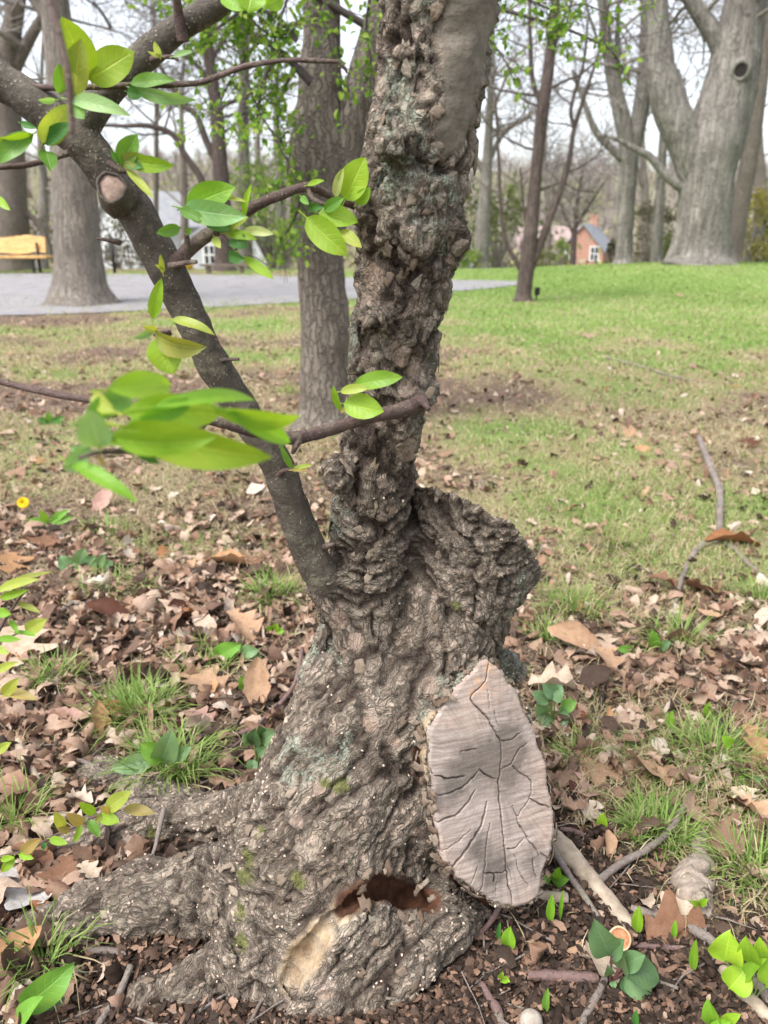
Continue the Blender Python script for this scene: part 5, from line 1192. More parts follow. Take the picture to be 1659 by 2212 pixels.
for a in [('thicket_shrub', 'airy pale green shrub past the drive behind the forked trunk', 590, 590, 330, 190, 26, 'light', 1300, 7, 1), ('thicket_shrub', 'bright green bush at the drive edge left of the forked trunk', 622, 592, 480, 90, 24.5, 'light', 900, 6, 2), ('thicket_shrub', 'tall olive green shrub left of the young dark tree', 1072, 606, 400, 190, 38, 'olive', 1900, 7, 3),
          ('thicket_shrub', 'small yellow green sapling bush before the brick house', 1208, 602, 520, 36, 46, 'light', 420, 5, 4), ('thicket_shrub', 'low dark green bush at the brick house wall', 1180, 604, 545, 60, 50, 'olive', 800, 5, 5), ('thicket_shrub', 'yellowish feathery shrub right of the giant old tree', 1608, 604, 400, 110, 30, 'yellow', 1500, 6, 6), ('evergreen', 'dark evergreen at the right edge of the lawn', 1662, 604, 430, 100, 33, 'dark', 1800, 8, 7),
          ('thicket_shrub', 'dull green undergrowth left of the leaning limb', 255, 590, 470, 150, 34, 'dull', 1000, 6, 8), ('thicket_shrub', 'brown green thicket behind the bench', 60, 586, 440, 200, 34, 'dull', 1300, 6, 9), ('thicket_shrub', 'small golden flowering bush by the far side of the drive', 400, 590, 566, 46, 24.5, 'gold', 500, 4, 10), ('thicket_shrub', 'olive brown bush beside the tall grey tree', 1322, 600, 520, 40, 44, 'dull', 700, 6, 11),
          ('thicket_shrub', 'shadowy brush between the two large grey trees', 1400, 600, 440, 110, 36, 'dull', 1500, 6, 12), ('thicket_shrub', 'olive thicket seen past the left side of the giant old tree', 1440, 600, 500, 60, 34, 'olive', 600, 6, 13), ('thicket_shrub', 'pale green bush behind the crooked dark tree', 520, 588, 520, 70, 32, 'light', 500, 5, 14), ('thicket_shrub', 'dull low brush right of the shade tree', 330, 588, 540, 110, 40, 'dull', 700, 5, 15),
          ('thicket_shrub', 'tall dull bush at the right edge behind the yellowish shrub', 1560, 604, 470, 90, 40, 'dull', 800, 6, 16), ('thicket_shrub', 'bright low bush at the foot of the lower lawn tree', 1010, 606, 540, 90, 34, 'light', 700, 6, 17)]:
    shrub(*a, group='shrubs beyond the drive')

# ---- woods on the far hill
def woods():
    r = np.random.default_rng(91); temps = []
    for k in range(6):
        m = MB(); V, F = [], []
        for s in range(34):
            h0 = r.uniform(0, .45); a = r.uniform(0, 6.28); L = r.uniform(.3, .6); b = np.array([0, 0, h0]); e = b + np.array([math.cos(a) * L * .38, math.sin(a) * L * .38, L * r.uniform(.7, 1.1)]); mid = b * .55 + e * .45 + np.array([math.cos(a), math.sin(a), 0]) * .05; w = .012 * (1 - h0); o = len(V); p = np.array([-math.sin(a + .6), math.cos(a + .6), 0]) * w
            V += [b - p, b + p, mid + p * .7, mid - p * .7, e]; F += [(o, o + 1, o + 2), (o, o + 2, o + 3), (o + 3, o + 2, o + 4)]
        o = len(V); V += [(-.014, 0, 0), (.014, 0, 0), (.008, 0, .7), (-.008, 0, .7), (0, -.014, 0), (0, .014, 0), (0, .006, .8)]; F += [(o, o + 1, o + 2), (o, o + 2, o + 3), (o + 4, o + 5, o + 6)]
        temps.append((np.array(V, float), np.array(F)))
    n = 1700; y = 120 * (300 / 115) ** (r.random(n) ** .8); x = r.uniform(-1, 1, n) * (y * .62 + 4)
    ok = ~((np.abs(x - 31) < 7) & (y > 85) & (y < 120)); x, y = x[ok], y[ok]; n = len(x)
    s = r.uniform(4.5, 8.5, n); R = rots(r.uniform(0, 6.28, n), r.normal(0, .05, n), r.normal(0, .05, n), s)
    t = NT('far_wood'); c = t.ramp(t.attr('tint'), [(0, (.24, .20, .19)), (.5, (.34, .29, .275)), (.8, (.39, .345, .30)), (1, (.38, .39, .25))])  # twig colours paled to stand in for distance haze
    tag(scatter('far_woods', temps, r.integers(0, 6, n), R, np.stack([x, y, gh(x, y) - .1], 1), t.done(t.pbr(c, .95, None, .05)), r.random(n)), 'bare grey woods covering the far slope', None, None, 'stuff')
    n = 9000; k = 260; cy_ = 60 * (280 / 60) ** r.random(k); cx = r.uniform(-1, 1, k) * cy_ * .6; i = r.integers(0, k, n)
    pos = np.stack([cx[i], cy_[i], gh(cx[i], cy_[i]) + r.uniform(.3, 3.5, k)[i]], 1) + r.normal(0, 1, (n, 3)) * np.array([1.6, 1.6, 1.5]); tint = np.clip(r.random(k)[i] + r.normal(0, .1, n), 0, 1)
    t = NT('far_budding_crowns'); c = t.ramp(t.attr('tint'), [(0, (.16, .13, .10)), (.55, (.24, .21, .13)), (.8, (.28, .29, .11)), (1, (.22, .28, .10))])
    tag(scatter('far_budding_woods', LT4, r.integers(0, 2, n), rots(r.uniform(0, 6.28, n), r.normal(0, 1, n), r.normal(0, 1, n), r.uniform(.3, .9, n)), pos, t.done(t.pbr(c, .9, None, .05)), tint), 'budding crowns scattered through the far woods', None, None, 'stuff')
woods()

# ---- houses
def house(name, label, x, y, yaw, w, d, h, rise, wall, roofm, wins, trim, base=None, door=None, chimney=False):
    z = float(gh(x, y)[0]) if base is None else base; t = thing(name, (x, y, z), label, 'house'); t.rotation_euler = (0, 0, yaw)
    def pt(nm, V, F, m, r_=None, smooth=False): me = raw_mesh(nm, V, F, smooth); return link(nm, me, m, r_ or t)
    V = [(-w / 2, -d / 2, -1), (w / 2, -d / 2, -1), (w / 2, d / 2, -1), (-w / 2, d / 2, -1), (-w / 2, -d / 2, h), (w / 2, -d / 2, h), (w / 2, d / 2, h), (-w / 2, d / 2, h), (0, -d / 2, h + rise), (0, d / 2, h + rise)]
    pt('wall', V, [(0, 1, 5, 8, 4), (2, 3, 7, 9, 6), (1, 2, 6, 5), (3, 0, 4, 7)], wall)
    m = MB(); o = .35; k = rise / (w / 2)
    for s in (-1, 1):
        A = [(s * (w / 2 + o), -d / 2 - o, h - k * o), (s * (w / 2 + o), d / 2 + o, h - k * o), (0, d / 2 + o, h + rise), (0, -d / 2 - o, h + rise)]; A += [(a, b, c + .18) for a, b, c in A]
        m.add(A, [(0, 1, 2, 3), (4, 5, 6, 7), (0, 1, 5, 4), (1, 2, 6, 5), (2, 3, 7, 6), (3, 0, 4, 7)])
    rf = pt('roof', *m.get(), roofm)
    if chimney: pt('chimney', *box(-.5, .5, d * .2, d * .2 + .8, h + rise - 1.2, h + rise + 1.3), wall, rf)
    glass = D.materials.get('dark_window_glass') or simple('dark_window_glass', (.03, .035, .04), (.06, .065, .07), 3, .15)
    for (cx, cz, ww, hh) in wins:
        yy = -d / 2; f = MB(); e = .12
        for b in ((cx - ww / 2 - e, cx + ww / 2 + e, cz + hh / 2, cz + hh / 2 + e), (cx - ww / 2 - e, cx + ww / 2 + e, cz - hh / 2 - e, cz - hh / 2), (cx - ww / 2 - e, cx - ww / 2, cz - hh / 2, cz + hh / 2), (cx + ww / 2, cx + ww / 2 + e, cz - hh / 2, cz + hh / 2), (cx - .04, cx + .04, cz - hh / 2, cz + hh / 2), (cx - ww / 2, cx - .04, cz - .04, cz + .04), (cx + .04, cx + ww / 2, cz - .04, cz + .04)): f.add(*box(b[0], b[1], yy - .10, yy - .004, b[2], b[3]))
        fr = pt('window', *f.get(), trim); pt('pane', *box(cx - ww / 2, cx + ww / 2, yy - .05, yy - .006, cz - hh / 2, cz + hh / 2), glass, fr)
    if door: pt('door', *box(door[0] - .5, door[0] + .5, -d / 2 - .08, -d / 2 - .004, 0, 2.1), simple('dark_red_door_paint', (.12, .03, .03), (.16, .04, .04), 5))
    return t
def brick_mat():
    t = NT('weathered_red_brick'); b = t.n('TexBrick', Scale=5.0); q = t.n('SeparateXYZ'); t.set(q.inputs[0], t.pos()); cb = t.n('CombineXYZ'); t.set(cb.inputs[0], t.math('ADD', q.outputs[0], q.outputs[1])); t.set(cb.inputs[1], q.outputs[2]); t.set(b.inputs['Vector'], cb.outputs[0]); b.inputs['Color1'].default_value = (.33, .13, .085, 1); b.inputs['Color2'].default_value = (.40, .175, .12, 1); b.inputs['Mortar'].default_value = (.42, .36, .31, 1)
    n = t.noise(.8, 4); return t.done(t.pbr(t.mix(t.math('MULTIPLY', n, .25), b.outputs[0], (.42, .31, .24)), .9))
BRICKM = brick_mat(); SLATE = simple('grey_slate', (.17, .18, .20), (.25, .26, .28), 2); PINK = simple('faded_red_tile', (.27, .20, .185), (.35, .27, .25), 2); WHITE = simple('white_house_paint', (.46, .47, .48), (.58, .59, .60), 3); TRIM = simple('white_window_trim', (.7, .7, .68), (.8, .8, .78), 3)
GREY = simple('grey_shingle', (.25, .25, .26), (.36, .36, .37), 2)
c = P(1266, 600, 105)
house('brick_house', 'red brick house with a steep gable and slate roof seen past the young tree', c[0], 105, -.42, 5.2, 9, 4.0, 2.9, BRICKM, SLATE, [(1.55, 3.6, .9, 1.5), (-1.5, 3.6, .9, 1.5), (-1.4, 1.0, 1.0, 1.4), (.4, .9, .9, 1.3)], TRIM, c[2] - .5, (1.9,), True)
c = P(1196, 600, 135)
house('brick_house', 'faded house with a broad pinkish roof left of the red brick gable', c[0], 135, 1.2, 8, 12, 4.5, 4.2, BRICKM, PINK, [(-2, 2.5, 1, 1.5), (2, 2.5, 1, 1.5)], TRIM, c[2] - .8)
c = P(348, 588, 62)
house('white_house', 'white gabled house showing between the leaning limb and the crooked tree', c[0], 62, -.7, 5.0, 7, 3.6, 2.2, WHITE, GREY, [(-1.2, 1.6, .8, 1.2), (1.2, 1.6, .8, 1.2), (0, 4.0, .6, .7)], TRIM, c[2] - .2)
c = P(456, 586, 45)
house('white_shed', 'small white shed with one window beside the crooked dark tree', c[0], 45, .1, 1.9, 2.2, 1.7, .6, WHITE, GREY, [(.1, .95, .5, .9)], TRIM, c[2] - .05)
c = P(562, 588, 50)
house('white_shed', 'white outbuilding with a dark roof left of the pale green thicket', c[0], 50, -.15, 1.7, 2.5, 1.9, .6, WHITE, GREY, [(-.3, 1.1, .35, .7)], TRIM, c[2] - .05)
c = P(1000, 606, 70)
house('white_house', 'pale house low behind the drive just right of the old crabapple stem', c[0], 70, .2, 3.4, 4, 1.9, .9, WHITE, GREY, [(-.8, 1.0, .5, .9), (.6, 1.0, .5, .9)], TRIM, c[2] - .2)

# ---- bench, post and small things by the drive
def bench():
    b = G(40, 590); Y = b[1]; m = wid(1, 40, 560, Y); z = b[2]
    xr = P(108, 552, Y)[0]; xl = xr - 2.3; t = thing('park_bench', ((xl + xr) / 2, Y, z), 'park bench of honey coloured live edge slabs on black metal legs', 'bench')
    w = NT('honey_varnished_wood'); n = w.noise(10, 5, .6, w.stretch(.25, 2, 2), 1.5); WD = w.done(w.pbr(w.ramp(n, [(.35, (.46, .24, .075)), (.5, (.60, .36, .14)), (.65, (.68, .45, .21))]), .4))
    BL = simple('black_metal', (.012, .012, .013), (.02, .02, .02), 10, .45)
    def slab(nm, x0, x1, y0, y1, z0, z1, seed, vertical):
        n_ = 22; r = np.random.default_rng(seed); V = []
        for i in range(n_):
            x = x0 + (x1 - x0) * i / (n_ - 1); e0 = .03 * math.sin(i * .55 + seed) + r.normal(0, .008); e1 = .035 * math.sin(i * .4 + seed * 2) + r.normal(0, .008)
            if vertical: V += [(x, y0, z0 + e0), (x, y1, z0 + e0), (x, y1 + .1, z1 + e1), (x, y0 + .1, z1 + e1)]
            else: V += [(x, y0 + e0, z0), (x, y1 + e1, z0), (x, y1 + e1, z1), (x, y0 + e0, z1)]
        F = [(i * 4 + a, i * 4 + (a + 1) % 4, i * 4 + 4 + (a + 1) % 4, i * 4 + 4 + a) for i in range(n_ - 1) for a in range(4)] + [(3, 2, 1, 0), tuple((n_ - 1) * 4 + a for a in range(4))]
        part(nm, V, F, WD, t, False)
    slab('seat', xl, xr, Y - .28, Y + .22, z + .40, z + .46, 1, False); slab('backrest', xl + .1, xr - .2, Y + .20, Y + .26, z + .52, z + .95, 4, True)
    for x in (xl + .35, xr - .40):
        m_ = MB()
        for yy in (Y - .22, Y + .18): m_.add(*box(x - .035, x + .035, yy - .03, yy + .03, z - .02, z + .385))
        m_.add(*box(x - .034, x + .034, Y - .30, Y + .25, z + .385, z + .397)); part('leg', *m_.get(), BL, t, False)
        part('back_support', *box(x - .03, x + .03, Y + .17, Y + .195, z + .40, z + .80), BL, t, False)
    b2 = G(248, 590); m2 = wid(1, 248, 590, b2[1]); p = thing('bollard_post', b2, 'thin black post at the far side of the drive beside the leaning limb', 'post')
    part('post', *tube([b2 - [0, 0, .05], b2 + [0, 0, .9]], .045, 10), BL, p); part('cap', *tube([b2 + [0, 0, .902], b2 + [0, 0, .95]], .06, 10), BL, p)
    b3 = G(492, 590); q = thing('low_bench', b3, 'low dark plank bench at the foot of the crooked tree', 'bench'); OW = simple('old_grey_wood', (.10, .075, .06), (.18, .14, .11), 12)
    part('plank', *box(b3[0] - .65, b3[0] + .65, b3[1] - .5, b3[1] - .2, b3[2] + .20, b3[2] + .25), OW, q, False)
    for s in (-.45, .45): part('leg', *box(b3[0] + s - .05, b3[0] + s + .05, b3[1] - .45, b3[1] - .25, b3[2] - .03, b3[2] + .198), OW, q, False)
    b4 = G(1158, 650); d = thing('lawn_marker', b4, 'small black marker on a stake beside the young dark tree', 'marker')
    part('stake', *box(b4[0] - .012, b4[0] + .012, b4[1] - .012, b4[1] + .012, b4[2] - .05, b4[2] + .1), BL, d, False); part('plate', *box(b4[0] - .04, b4[0] + .05, b4[1] - .03, b4[1] - .014, b4[2] + .09, b4[2] + .22), BL, d, False)
    ST = simple('pale_stake_wood', (.45, .32, .18), (.56, .42, .26), 8)
    for u, lb in ((1216, 'pale stake left of the yellow green sapling bush'), (1230, 'pale stake right of the yellow green sapling bush')):
        b5 = P(u, 602, 42); b5[2] = float(gh(b5[0], b5[1])[0]); m5 = wid(1, u, 602, 42); hz = P(u, 574, 42)[2] - b5[2]
        solo('tree_stake', *box(b5[0] - 2.5 * m5, b5[0] + 2.5 * m5, b5[1] - .05, b5[1] + .05, b5[2] - .1, b5[2] + hz), ST, lb, 'stake', 'stakes of the sapling', False)
bench()
# ================================================================== things lying and growing round the old trunk
def gpt(u, v, dz=0.0): return G(u, v, dz)
STICK = limb_mat('stick_bark', [(.3, (.10, .075, .065)), (.5, (.19, .155, .135)), (.7, (.30, .26, .225))], .25)
STICKR = limb_mat('reddish_stick_bark', [(.3, (.09, .05, .045)), (.5, (.16, .10, .09)), (.7, (.25, .18, .16))], .2)
PALEW = simple('bare_grey_wood', (.22, .17, .125), (.46, .38, .29), 40, .85, .6, .003)
DEADW = simple('rotten_wood_bark', (.16, .125, .095), (.38, .31, .25), 55, .9, .9, .005)
def stick(name, label, branches, mat=STICK, group='fallen sticks and twigs', cat='stick'):
    """branches: lists of (u, v, width px, lift m)"""
    b = gpt(*branches[0][0][:2]); t = None
    if len(branches) > 1: t = thing(name, b, label, cat, group)
    for i, br in enumerate(branches):
        pts, rad = [], []
        for u, v, w, *lift in br:
            p = gpt(u, v); r_ = max(wid(w, u, v, p[1]) / 2, .0008); p[2] += r_ * .8 + (lift[0] if lift else 0); pts.append(p); rad.append(r_)
        q = catmull(np.c_[np.array(pts), rad], max(6, len(pts) * 6)); V, F = tube(q[:, :3], q[:, 3], 8, True, .22, i + len(label), 60)
        if t: part('stem' if i == 0 else 'side_branch', V, F, mat, t)
        else: return solo(name, V, F, mat, label, cat, group)
    return t
stick('fallen_branch', 'grey forked branch lying on the patchy grass, its two prongs towards the viewer', [[(1506, 968, 12, .05), (1520, 1002, 14, .04), (1535, 1035, 14, .03), (1552, 1075, 14, .02), (1553, 1120, 15, .01), (1550, 1172, 15, .005), (1520, 1180, 14), (1495, 1205, 12), (1478, 1240, 12), (1462, 1290, 10), (1447, 1345, 7)], [(1550, 1170, 12, .005), (1585, 1190, 11), (1620, 1225, 10), (1680, 1270, 8)]], STICK, None, 'fallen branch')
stick('stick', 'thick pale rotting limb half sunk in the soil behind the sawn face', [[(1180, 1800, 46, -.012), (1225, 1850, 50, -.012), (1270, 1900, 46, -.012), (1320, 1955, 42, -.012), (1365, 2005, 30, -.012)]], PALEW)
stick('stick', 'thin grey stick leaning along the pale rotting limb', [[(1188, 1848, 14, .02), (1220, 1895, 14, .012), (1262, 1945, 13, .004), (1292, 1985, 12)]])
stick('stick', 'straight grey stick rising from the sunken limb towards the green tuft', [[(1282, 1918, 18), (1340, 1880, 17, .01), (1400, 1850, 16, .015), (1448, 1810, 14, .02), (1475, 1765, 10, .03)]])
stick('stick', 'long curved grey stick running from the soil to the bright broad leaves', [[(1362, 1968, 18), (1440, 1990, 20), (1505, 2020, 22), (1560, 2060, 22), (1620, 2120, 24), (1660, 2165, 24), (1720, 2230, 24)]])
stick('stick', 'short pale split branch at the lower right corner below the curved stick', [[(1560, 2100, 26), (1600, 2150, 30), (1640, 2190, 30), (1690, 2240, 28)]], PALEW)
stick('stick', 'dark round stick lying level under the pale toothed plant', [[(1140, 2112, 20), (1200, 2115, 24), (1260, 2118, 24), (1290, 2120, 20)]], STICKR)
stick('stick', 'slim level stick beside the open nutshell', [[(1345, 2042, 13), (1400, 2048, 13), (1480, 2052, 11)]], STICKR)
stick('stick', 'grey upright stick pointing down from the pale toothed plant', [[(1306, 2120, 18), (1290, 2155, 18), (1270, 2190, 18), (1245, 2240, 18)]])
stick('stick', 'reddish twig slanting from under the sawn limb', [[(1080, 1975, 14, .02), (1055, 2010, 13, .01), (1020, 2030, 12), (985, 2055, 11), (955, 2080, 10)]], STICKR)
stick('stick', 'dark crooked root piece on the bark mulch', [[(1040, 2130, 16), (1060, 2165, 18), (1075, 2190, 20), (1085, 2230, 16)]], STICKR)
stick('stick', 'reddish twig bent round the left side of the trunk', [[(655, 1445, 8, .06), (640, 1500, 9, .035), (605, 1540, 10, .02), (560, 1575, 10, .01), (500, 1592, 9), (430, 1590, 7), (330, 1570, 6)]], STICKR)
stick('stick', 'thin forked twig in front of the leafy tuft beside the trunk', [[(600, 1545, 6, .03), (570, 1570, 6, .02), (520, 1602, 6), (460, 1650, 5)], [(488, 1620, 6, .0), (502, 1660, 7), (515, 1690, 8), (535, 1710, 6)]], STICKR)
stick('stick', 'dark stick lying on the soil below the big left root', [[(180, 2060, 14), (215, 2058, 16), (250, 2060, 15), (275, 2068, 12)]])
stick('stick', 'grey stick standing up from the front left root', [[(285, 2105, 15, .015), (270, 2135, 16, .008), (252, 2165, 17), (225, 2200, 18), (205, 2240, 17)]])
stick('stick', 'short upright twig between the two left roots', [[(360, 1798, 12, .05), (350, 1820, 11, .035), (340, 1845, 10, .02), (330, 1862, 8, .01)]])
stick('stick', 'pale stick in the litter at the left edge below the shoot', [[(88, 1700, 14), (70, 1670, 18), (48, 1630, 20), (40, 1600, 16)]], PALEW)
stick('stick', 'grey forked twig in the litter left of the dark curled leaf', [[(104, 1338, 9), (140, 1318, 10), (162, 1305, 11), (205, 1320, 10)]])
stick('stick', 'grey twig crossing the bare patch right of the dark curled leaf', [[(280, 1320, 7), (330, 1305, 7), (372, 1295, 6)]])
stick('stick', 'thin dark twig on the soil above the left root', [[(135, 1642, 8), (165, 1645, 10), (195, 1655, 11), (222, 1675, 9)]])
stick('stick', 'grey twig lying in the grass beyond the stump', [[(1310, 775, 5), (1370, 790, 6), (1440, 812, 6), (1500, 825, 5)]])
stick('stick', 'broken pale stick on the soil right of the sawn face', [[(1322, 1662, 14), (1350, 1664, 17), (1392, 1668, 17)]], PALEW)
stick('stick', 'dark twig slanting over the soil right of the sawn face', [[(1240, 1735, 14), (1270, 1750, 15), (1300, 1765, 16)]])
stick('stick', 'reddish twig behind the green shoot right of the sawn face', [[(1210, 1793, 9), (1245, 1800, 10), (1280, 1820, 10), (1310, 1840, 9)]], STICKR)
stick('stick', 'pale broken stub just under the lower tip of the sawn face', [[(1140, 1943, 18), (1180, 1944, 24), (1225, 1946, 22)]], PALEW)
stick('stick', 'thin twig in the grass left of the fallen forked branch', [[(1245, 1180, 6), (1300, 1182, 7), (1370, 1190, 6)]])
stick('stick', 'long thin twig in the leaves below the fallen forked branch', [[(1310, 1595, 6), (1370, 1580, 7), (1410, 1562, 5)]])
r_ = np.random.default_rng(404)
def loose_twigs():
    m = MB(); r, x, y = field(420, .75, 6, 405, 1.0)
    for a, b in zip(x, y):
        L = r.uniform(.03, .16); an = r.uniform(0, 6.28); k = 5; pts = np.stack([a + np.cos(an + r.normal(0, .15, k)).cumsum() * L / k, b + np.sin(an + r.normal(0, .15, k)).cumsum() * L / k, np.zeros(k)], 1)
        pts[:, 2] = gh(pts[:, 0], pts[:, 1]) + .004 + r.uniform(0, .008); m.add(*tube(pts, np.linspace(.0022, .0009, k) * r.uniform(.6, 1.5), 4, False))
    V, F = m.get(); tag(link('twig_litter', raw_mesh('twig_litter', V, F), STICK), 'small broken twigs strewn through the litter', None, None, 'stuff')
loose_twigs()

# ------------------------------------------------------------------ dead leaves one can pick out
DL = {'tan': (.46, .30, .19), 'dark': (.115, .048, .03), 'rust': (.30, .135, .06), 'pale': (.56, .43, .32), 'pink': (.46, .29, .24), 'grey': (.60, .58, .56), 'brown': (.235, .125, .075), 'orange': (.46, .27, .14), 'cream': (.62, .50, .38)}
DT = [dead_leaf(700 + k, ('oak', 'plain', 'oak', 'maple', 'plain', 'oak', 'maple', 'oak')[k], 13, 3, (1.0, .8, 1.3, .8, 1.4, .5, 1.0, 1.6)[k]) for k in range(8)]
DM = [raw_mesh('dead_leaf', V, F) for V, F in DT]
for m_ in DM: m_.materials.append(DRYLEAF)
def dleaf(u, v, px, col, k, yaw, label, pitch=.1, roll=.1, lift=.012, group='dead leaves on the ground', g=1.0, flip=False):
    p = gpt(u, v); s = wid(px, u, v, p[1]) * 1.05; o = D.objects.new('dead_leaf', DM[k]); COL.objects.link(o)
    R = rots(np.array([yaw]), np.array([pitch]), np.array([roll]), np.array([s]))[0]
    if flip: R = R @ np.diag([1, -1, -1.0])
    M = Matrix(R.tolist()).to_4x4(); M.translation = Vector((p[0], p[1], p[2] + lift)); o.matrix_basis = M
    c = DL[col]; o.color = (c[0] * g, c[1] * g, c[2] * g, 1); return tag(o, label, 'dead leaf', group)
for a in [(45, 1945, 130, 'grey', 3, 1.4, 'pale silvery dead leaf at the left end of the big root', .25, .3, .02), (238, 1342, 105, 'dark', 4, 1.6, 'dark brown curled leaf standing in the litter left of the trunk', .5, -.3, .025), (558, 1515, 120, 'tan', 1, .05, 'narrow tan leaf standing upright beside the reddish twig', 1.0, .1, .05),
          (500, 1225, 125, 'orange', 4, 1.5, 'long rust tan leaf rolled lengthwise left of the main stem', .1, .3, .01), (475, 1255, 90, 'cream', 1, 1.3, 'cream leaf just below the long rolled rust leaf', .1, .1, .01), (520, 1375, 110, 'tan', 0, .7, 'broad tan leaf with a lobed edge left of the trunk', .35, .2, .03), (440, 1485, 120, 'tan', 5, 1.0, 'flat lobed tan leaf above the bare soil', .1, .1, .012),
          (430, 1560, 80, 'pink', 5, 1.1, 'pinkish flat leaf below the flat lobed tan leaf', .1, .1, .01), (150, 1563, 95, 'pink', 1, 1.55, 'pinkish oval leaf lying flat left of the dense green tuft', .1, -.1, .02), (235, 1545, 70, 'rust', 5, .9, 'rusty leaf beside the pinkish oval leaf', .2, .2, .02), (220, 1580, 90, 'orange', 1, .5, 'folded yellow tan leaf standing in the litter', .7, .5, .03),
          (40, 1420, 120, 'pale', 3, .3, 'big pale lobed leaf at the left edge behind the sucker', .3, .1, .03), (225, 1095, 80, 'pink', 1, -.4, 'pink tan leaf upright in the litter near the dandelion', .7, .2, .03), (30, 1225, 70, 'orange', 6, .5, 'orange tan leaf at the left edge above the sucker', .3, .3, .02), (100, 1180, 60, 'brown', 6, .2, 'brown curled leaf under the dandelion', .3, .2, .01),
          (1240, 1408, 125, 'tan', 4, 1.3, 'large curled tan oak leaf right of the sawn stub', .35, -.5, .035), (1300, 1440, 90, 'tan', 2, .3, 'tan leaf beside the large curled oak leaf', .2, .3, .02), (1200, 1495, 120, 'cream', 0, 1.5, 'cream oak leaf under the heart leaved plant', .1, .1, .015), (1085, 1145, 50, 'tan', 6, .8, 'round tan leaf beyond the upper stump', .5, .2, .02),
          (1400, 1680, 130, 'tan', 7, 1.0, 'curled tan oak leaf above the green tuft right', .3, .4, .025), (1630, 1640, 110, 'orange', 5, .1, 'warm brown oak leaf at the right edge', .5, .3, .03), (1640, 1790, 130, 'tan', 0, .5, 'broad tan oak leaf at the right edge beside the rotten chunk', .2, .2, .02), (1520, 1285, 90, 'brown', 7, 1.4, 'brown curled leaf between the prongs of the fallen branch', .3, .4, .02), (1580, 1180, 120, 'rust', 4, 1.6, 'rust brown leaf behind the fork of the fallen branch', .1, .3, .015),
          (1430, 1275, 80, 'brown', 2, .9, 'dark tan leaf left of the lower prong of the fallen branch', .2, .3, .02), (95, 1995, 100, 'rust', 4, .9, 'rust leaf tucked under the end of the big root', .4, .5, .01), (150, 1905, 90, 'brown', 6, .4, 'brown leaf against the big left root', .3, .1, .015), (40, 2080, 130, 'orange', 1, -.9, 'folded orange tan leaf at the lower left above the big green leaf', .3, .5, .03), (195, 1900, 60, 'cream', 5, 1.0, 'cream scrap of leaf at the upper side of the big root', .2, .2, .02),
          (75, 1870, 110, 'brown', 4, 1.2, 'brown rolled leaf under the arching shoot', .2, .3, .02), (30, 1720, 120, 'tan', 4, 1.4, 'tan rolled leaf at the left edge above the arching shoot', .1, .3, .015), (1480, 830, 34, 'cream', 5, 1.2, 'cream leaf on the mid lawn far right of the stem', .3, .2, .01), (1270, 730, 26, 'pink', 6, .4, 'single pinkish leaf on the bright lawn beyond the young tree', .5, .1, .01), (1468, 641, 20, 'tan', 6, .4, 'lone tan leaf high on the bright lawn', .6, .1, .01),
          (770, 2170, 70, 'pink', 1, .3, 'peeling pinkish strip of bark like leaf below the hollow', .5, .2, .02)][:-1]:
    dleaf(*a)
MARKS = [(50, 1090, 'the dandelion'), (238, 1342, 'the dark brown curled leaf'), (300, 1545, 'the dense green tuft'), (375, 1665, 'the tall tuft by the left root'), (585, 1290, 'the green tuft under the left limb'), (500, 1225, 'the long rolled rust leaf'), (195, 1215, 'the round leaved violet'), (470, 1410, 'the toothed green leaf'), (110, 910, 'the dark green weed'), (700, 900, 'the foot of the forked tree'),
         (95, 2080, 'the long bladed tuft at lower left'), (30, 1770, 'the sparse tuft at the left edge'), (25, 1430, 'the left edge sucker'), (180, 680, 'the foot of the shade tree'), (558, 1515, 'the upright narrow tan leaf'), (1130, 650, 'the foot of the young tree'), (1550, 1170, 'the fork of the fallen branch'), (1506, 975, 'the tip of the fallen branch'), (1450, 1340, 'the lower prong of the fallen branch'), (1650, 1260, 'the right prong of the fallen branch'),
         (1240, 1408, 'the large curled oak leaf'), (1425, 1790, 'the bright tuft by the sunken limb'), (1495, 1900, 'the rotten chunk'), (1540, 1640, 'the loose tuft at right'), (1240, 1310, 'the tuft right of the upper stump'), (1205, 1530, 'the heart leaved violet'), (1330, 1180, 'the pale mixed tuft'), (1420, 810, 'the twig beyond the stump'), (1400, 1680, 'the curled oak leaf above the tuft'), (1330, 1000, 'the mid lawn right of the stem'), (300, 1000, 'the lawn below the green leaf cluster'), (330, 780, 'the lawn behind the leaning limb')]
ADJ = {'tan': 'tan', 'dark': 'dark brown', 'rust': 'rust brown', 'pale': 'pale tan', 'pink': 'pinkish', 'brown': 'brown', 'cream': 'cream', 'orange': 'orange tan'}
KIND = ['lobed', 'narrow', 'curled lobed', 'broad', 'narrow curled', 'flat lobed', 'broad lobed', 'tightly curled']
